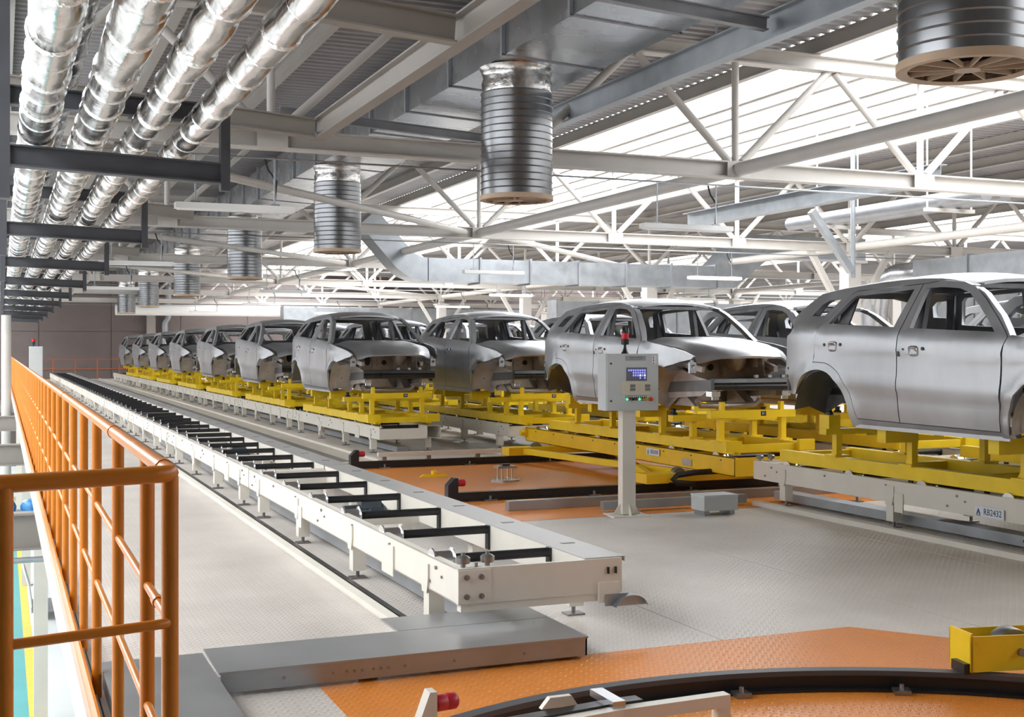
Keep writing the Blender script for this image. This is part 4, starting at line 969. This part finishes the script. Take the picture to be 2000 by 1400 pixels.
# low duct with round bend near the first column of the skylight side
rd_ = empty('skylight_duct', (0, 0, 0), 'galvanised rectangular duct ending in a shiny round bend above the car bodies', 'duct')
y = 12.0
while y < 25.5:
    MB().box(22.3, 23.1, y + .004, y + 1.996, 3.40, 4.06).build('duct_section', 'galv', rd_); MB().box(22.26, 23.14, y - .025, y + .025, 3.36, 4.10).build('flange', 'galv_dark', rd_); y += 2
MB().path([(22.7, 25.9, 3.73), (22.7, 27.0, 3.73), (22.7, 27.5, 3.62), (22.7, 27.9, 3.3), (22.7, 28.0, 2.8), (22.7, 28.0, .2)], .34, 20).build('round_bend', 'galv_shiny', rd_, 35)
for (x0, x1, y, z0, z1, lab) in ((14, 27, 66, 2.7, 4.0, 'tall galvanised duct bank near the far wall'), (20, 44, 44, 2.3, 3.6, 'long galvanised duct bank behind the rows of car bodies'), (26, 44, 30, 2.4, 3.5, 'galvanised duct bank beyond the white columns')):
    e = empty('duct_bank', (0, y, 0), lab, 'duct'); x = x0
    while x < x1:
        MB().box(x + .01, x + 1.79, -.4, .4, z0, z1).build('duct_section', 'galv', e); MB().box(x - .03, x + .03, -.44, .44, z0 - .05, z1 + .05).build('flange', 'galv_dark', e); x += 1.8
    for x in (x0 + .3, x1 - .8): MB().box(x - .08, x + .08, -.08, .08, 0, z0).build('support_leg', 'truss_white', e)
for k_, x_ in enumerate((17.0, 17.45)):
    tag(MB().tube((x_, 17.8, 4.626), (x_, 24.0, 4.626), .15, 16).build('stored_pipe', 'galv_dark', smooth=50), 'dull grey pipe on the hanging shelf, %s the monorail beam' % ('nearer' if k_ == 0 else 'further from'), 'pipe')
hs = empty('hanging_shelf', (17.2, 19, 4.40), 'pale hanging shelf of two bars carrying dull grey pipes', 'shelf')
for y_ in (0, 3.5):
    MB().box(-.6, .6, y_ - .05, y_ + .05, 0, .07).build('bar', 'truss_white', hs)
    for x_ in (-.55, .55): MB().tube((x_, y_, .07), (x_, y_, 2.2), .02, 6).build('rod', 'truss_white', hs)
tag(MB().tube((6, 73.5, 4.0), (26, 73.5, 4.0), .32, 16).build('wall_pipe', 'lamp_white', smooth=50), 'fat white pipe running high along the far wall', 'pipe')
gb = tag(MB().ibeam((15.2, 17.0, 4.62), (15.2, 25.6, 4.62), .28, .34, .02).build('monorail_beam', 'galv'), 'pale grey steel monorail beam hanging in the background bay', 'beam')
tag(MB().bar((15.4, 21, 4.56), (16.4, 21, 3.34), .14, .14).tube((16.45, 21, 3.2), (16.45, 21, 6.6), .05, 10).build('strut', 'galv'), 'pale grey diagonal strut with a hanging tube below the monorail beam', 'strut')
# downpipe, wall column and white stanchions at the far left
wc = tag(MB().box(-.25, .25, -.2, .2, 0, 6).build('wall_column', 'beige_steel', None, None, (8.2, 75.7, 0)), 'brown steel column standing against the far wall', 'column')
wd_ = tag(MB().path([(9.2, 75.7, 6), (9.2, 75.7, 3.6), (9.0, 75.7, 3.3), (9.0, 75.7, 0)], .2, 12).build('downpipe', 'galv_dark', smooth=40), 'dark grey downpipe with an offset beside the wall column', 'pipe')
sp = empty('stanchion', (.15, 46, ZL), 'white round stanchion beside the far part of the orange railing', 'column')
MB().tube((0, 0, 0), (0, 0, 6.9), .16, 14).build('shaft', 'truss_white', sp, 50)
MB().box(-.25, .25, -.25, .25, 0, .03).build('base_plate', 'galv', sp)
MB().lathe([(.165, 3.0), (.165, 3.25)], (0, 0, 0), (0, 0, 1), 14).build('green_band', 'green_cap', sp, 40)

# ================================================================== HALL BELOW, LEFT OF THE MEZZANINE
bb_ = tag(MB().ibeam((-9, 0, -1.0), (4, 0, -1.0), .24, .5, .03).build('floor_beam', 'beige_steel'), 'beige steel floor beam reaching out from under the mezzanine', 'beam', 'beams below the mezzanine')
for i, y in enumerate((17.9, 31.0, 44.2, 57.4)):
    o = bb_ if i == 0 else copy_tree(bb_); o.location = (0, y, 0)
cp_ = tag(MB().tube((-9, 0, 0), (3, 0, 0), .04, 10).box(-1.0, -.8, -.06, .06, -.12, .06).build('pipe_run', 'galv'), 'thin pipe clamped beneath the first beige floor beam', 'pipe'); cp_.location = (0, 17.6, -1.1)
tl = empty('platform_trolley', (1.0, 28.3, ZL), 'grey platform trolley with a bent white handle on the floor below', 'trolley')
MB().box(-.42, .42, -.65, .65, .18, .23).build('deck', 'plate_grey', tl)
MB().path([(-.40, -.28, .2), (-.46, -.28, .7), (-.56, -.28, 1.05), (-.58, 0, 1.12), (-.56, .28, 1.05), (-.46, .28, .7), (-.40, .28, .2)], .022, 8).build('handle', 'white_plain', tl, 50)
for x in (-.33, .33):
    for y in (-.5, .5): MB().lathe([(.02, -.025), (.09, -.025), (.09, .025), (.02, .025)], (x, y, .09), (1, 0, 0), 14).build('caster', 'black_rubber', tl, 40)
cbx = empty('electric_cabinet', (.55, 50, ZL), 'white equipment cabinet with a dark blue name plate on the floor below', 'cabinet')
MB().box(-1.1, 1.3, -.4, .4, 0, 2.1).build('body', 'white_plain', cbx); MB().box(-.35, .35, -.41, -.4, 1.35, 1.6).build('name_plate', 'label_ink', cbx)
MB().box(-1.08, 1.28, -.405, -.4, .05, .2).build('plinth', 'cream_dark', cbx)
bg_ = empty('pallet_box', (.75, 26.5, -1.55), 'shelf of blue plastic bags below the beige beams', 'shelf')
MB().box(-1.6, .5, -.5, .5, -.04, 0).build('shelf_board', 'galv', bg_)
for x in (-1.15, -.68, -.2, .27):
    tag(MB().lathe([(.05, 0), (.2, .03), (.22, .12), (.17, .22), (.05, .26)], (.75 + x, 26.5, -1.55), (0, 0, 1), 10).build('plastic_bag', 'blue_bag', smooth=60), 'crumpled blue plastic bag on the shelf below the beige beams', 'bag', 'blue bags')
sc_ = tag(MB().box(-.1, .1, -.1, .1, ZL, -.3).build('support_post', 'cream', None, None, (.55, 20, 0)), 'cream post holding up the mezzanine edge from the floor below', 'column', 'mezzanine posts')
sc_['label'] = 'cream post under the mezzanine edge, third from the far wall'
for k_, y in enumerate((32, 44)): o = copy_tree(sc_); o.location = (.55, y, 0); o['label'] = 'cream post under the mezzanine edge, %s from the far wall' % ORD[1 - k_]
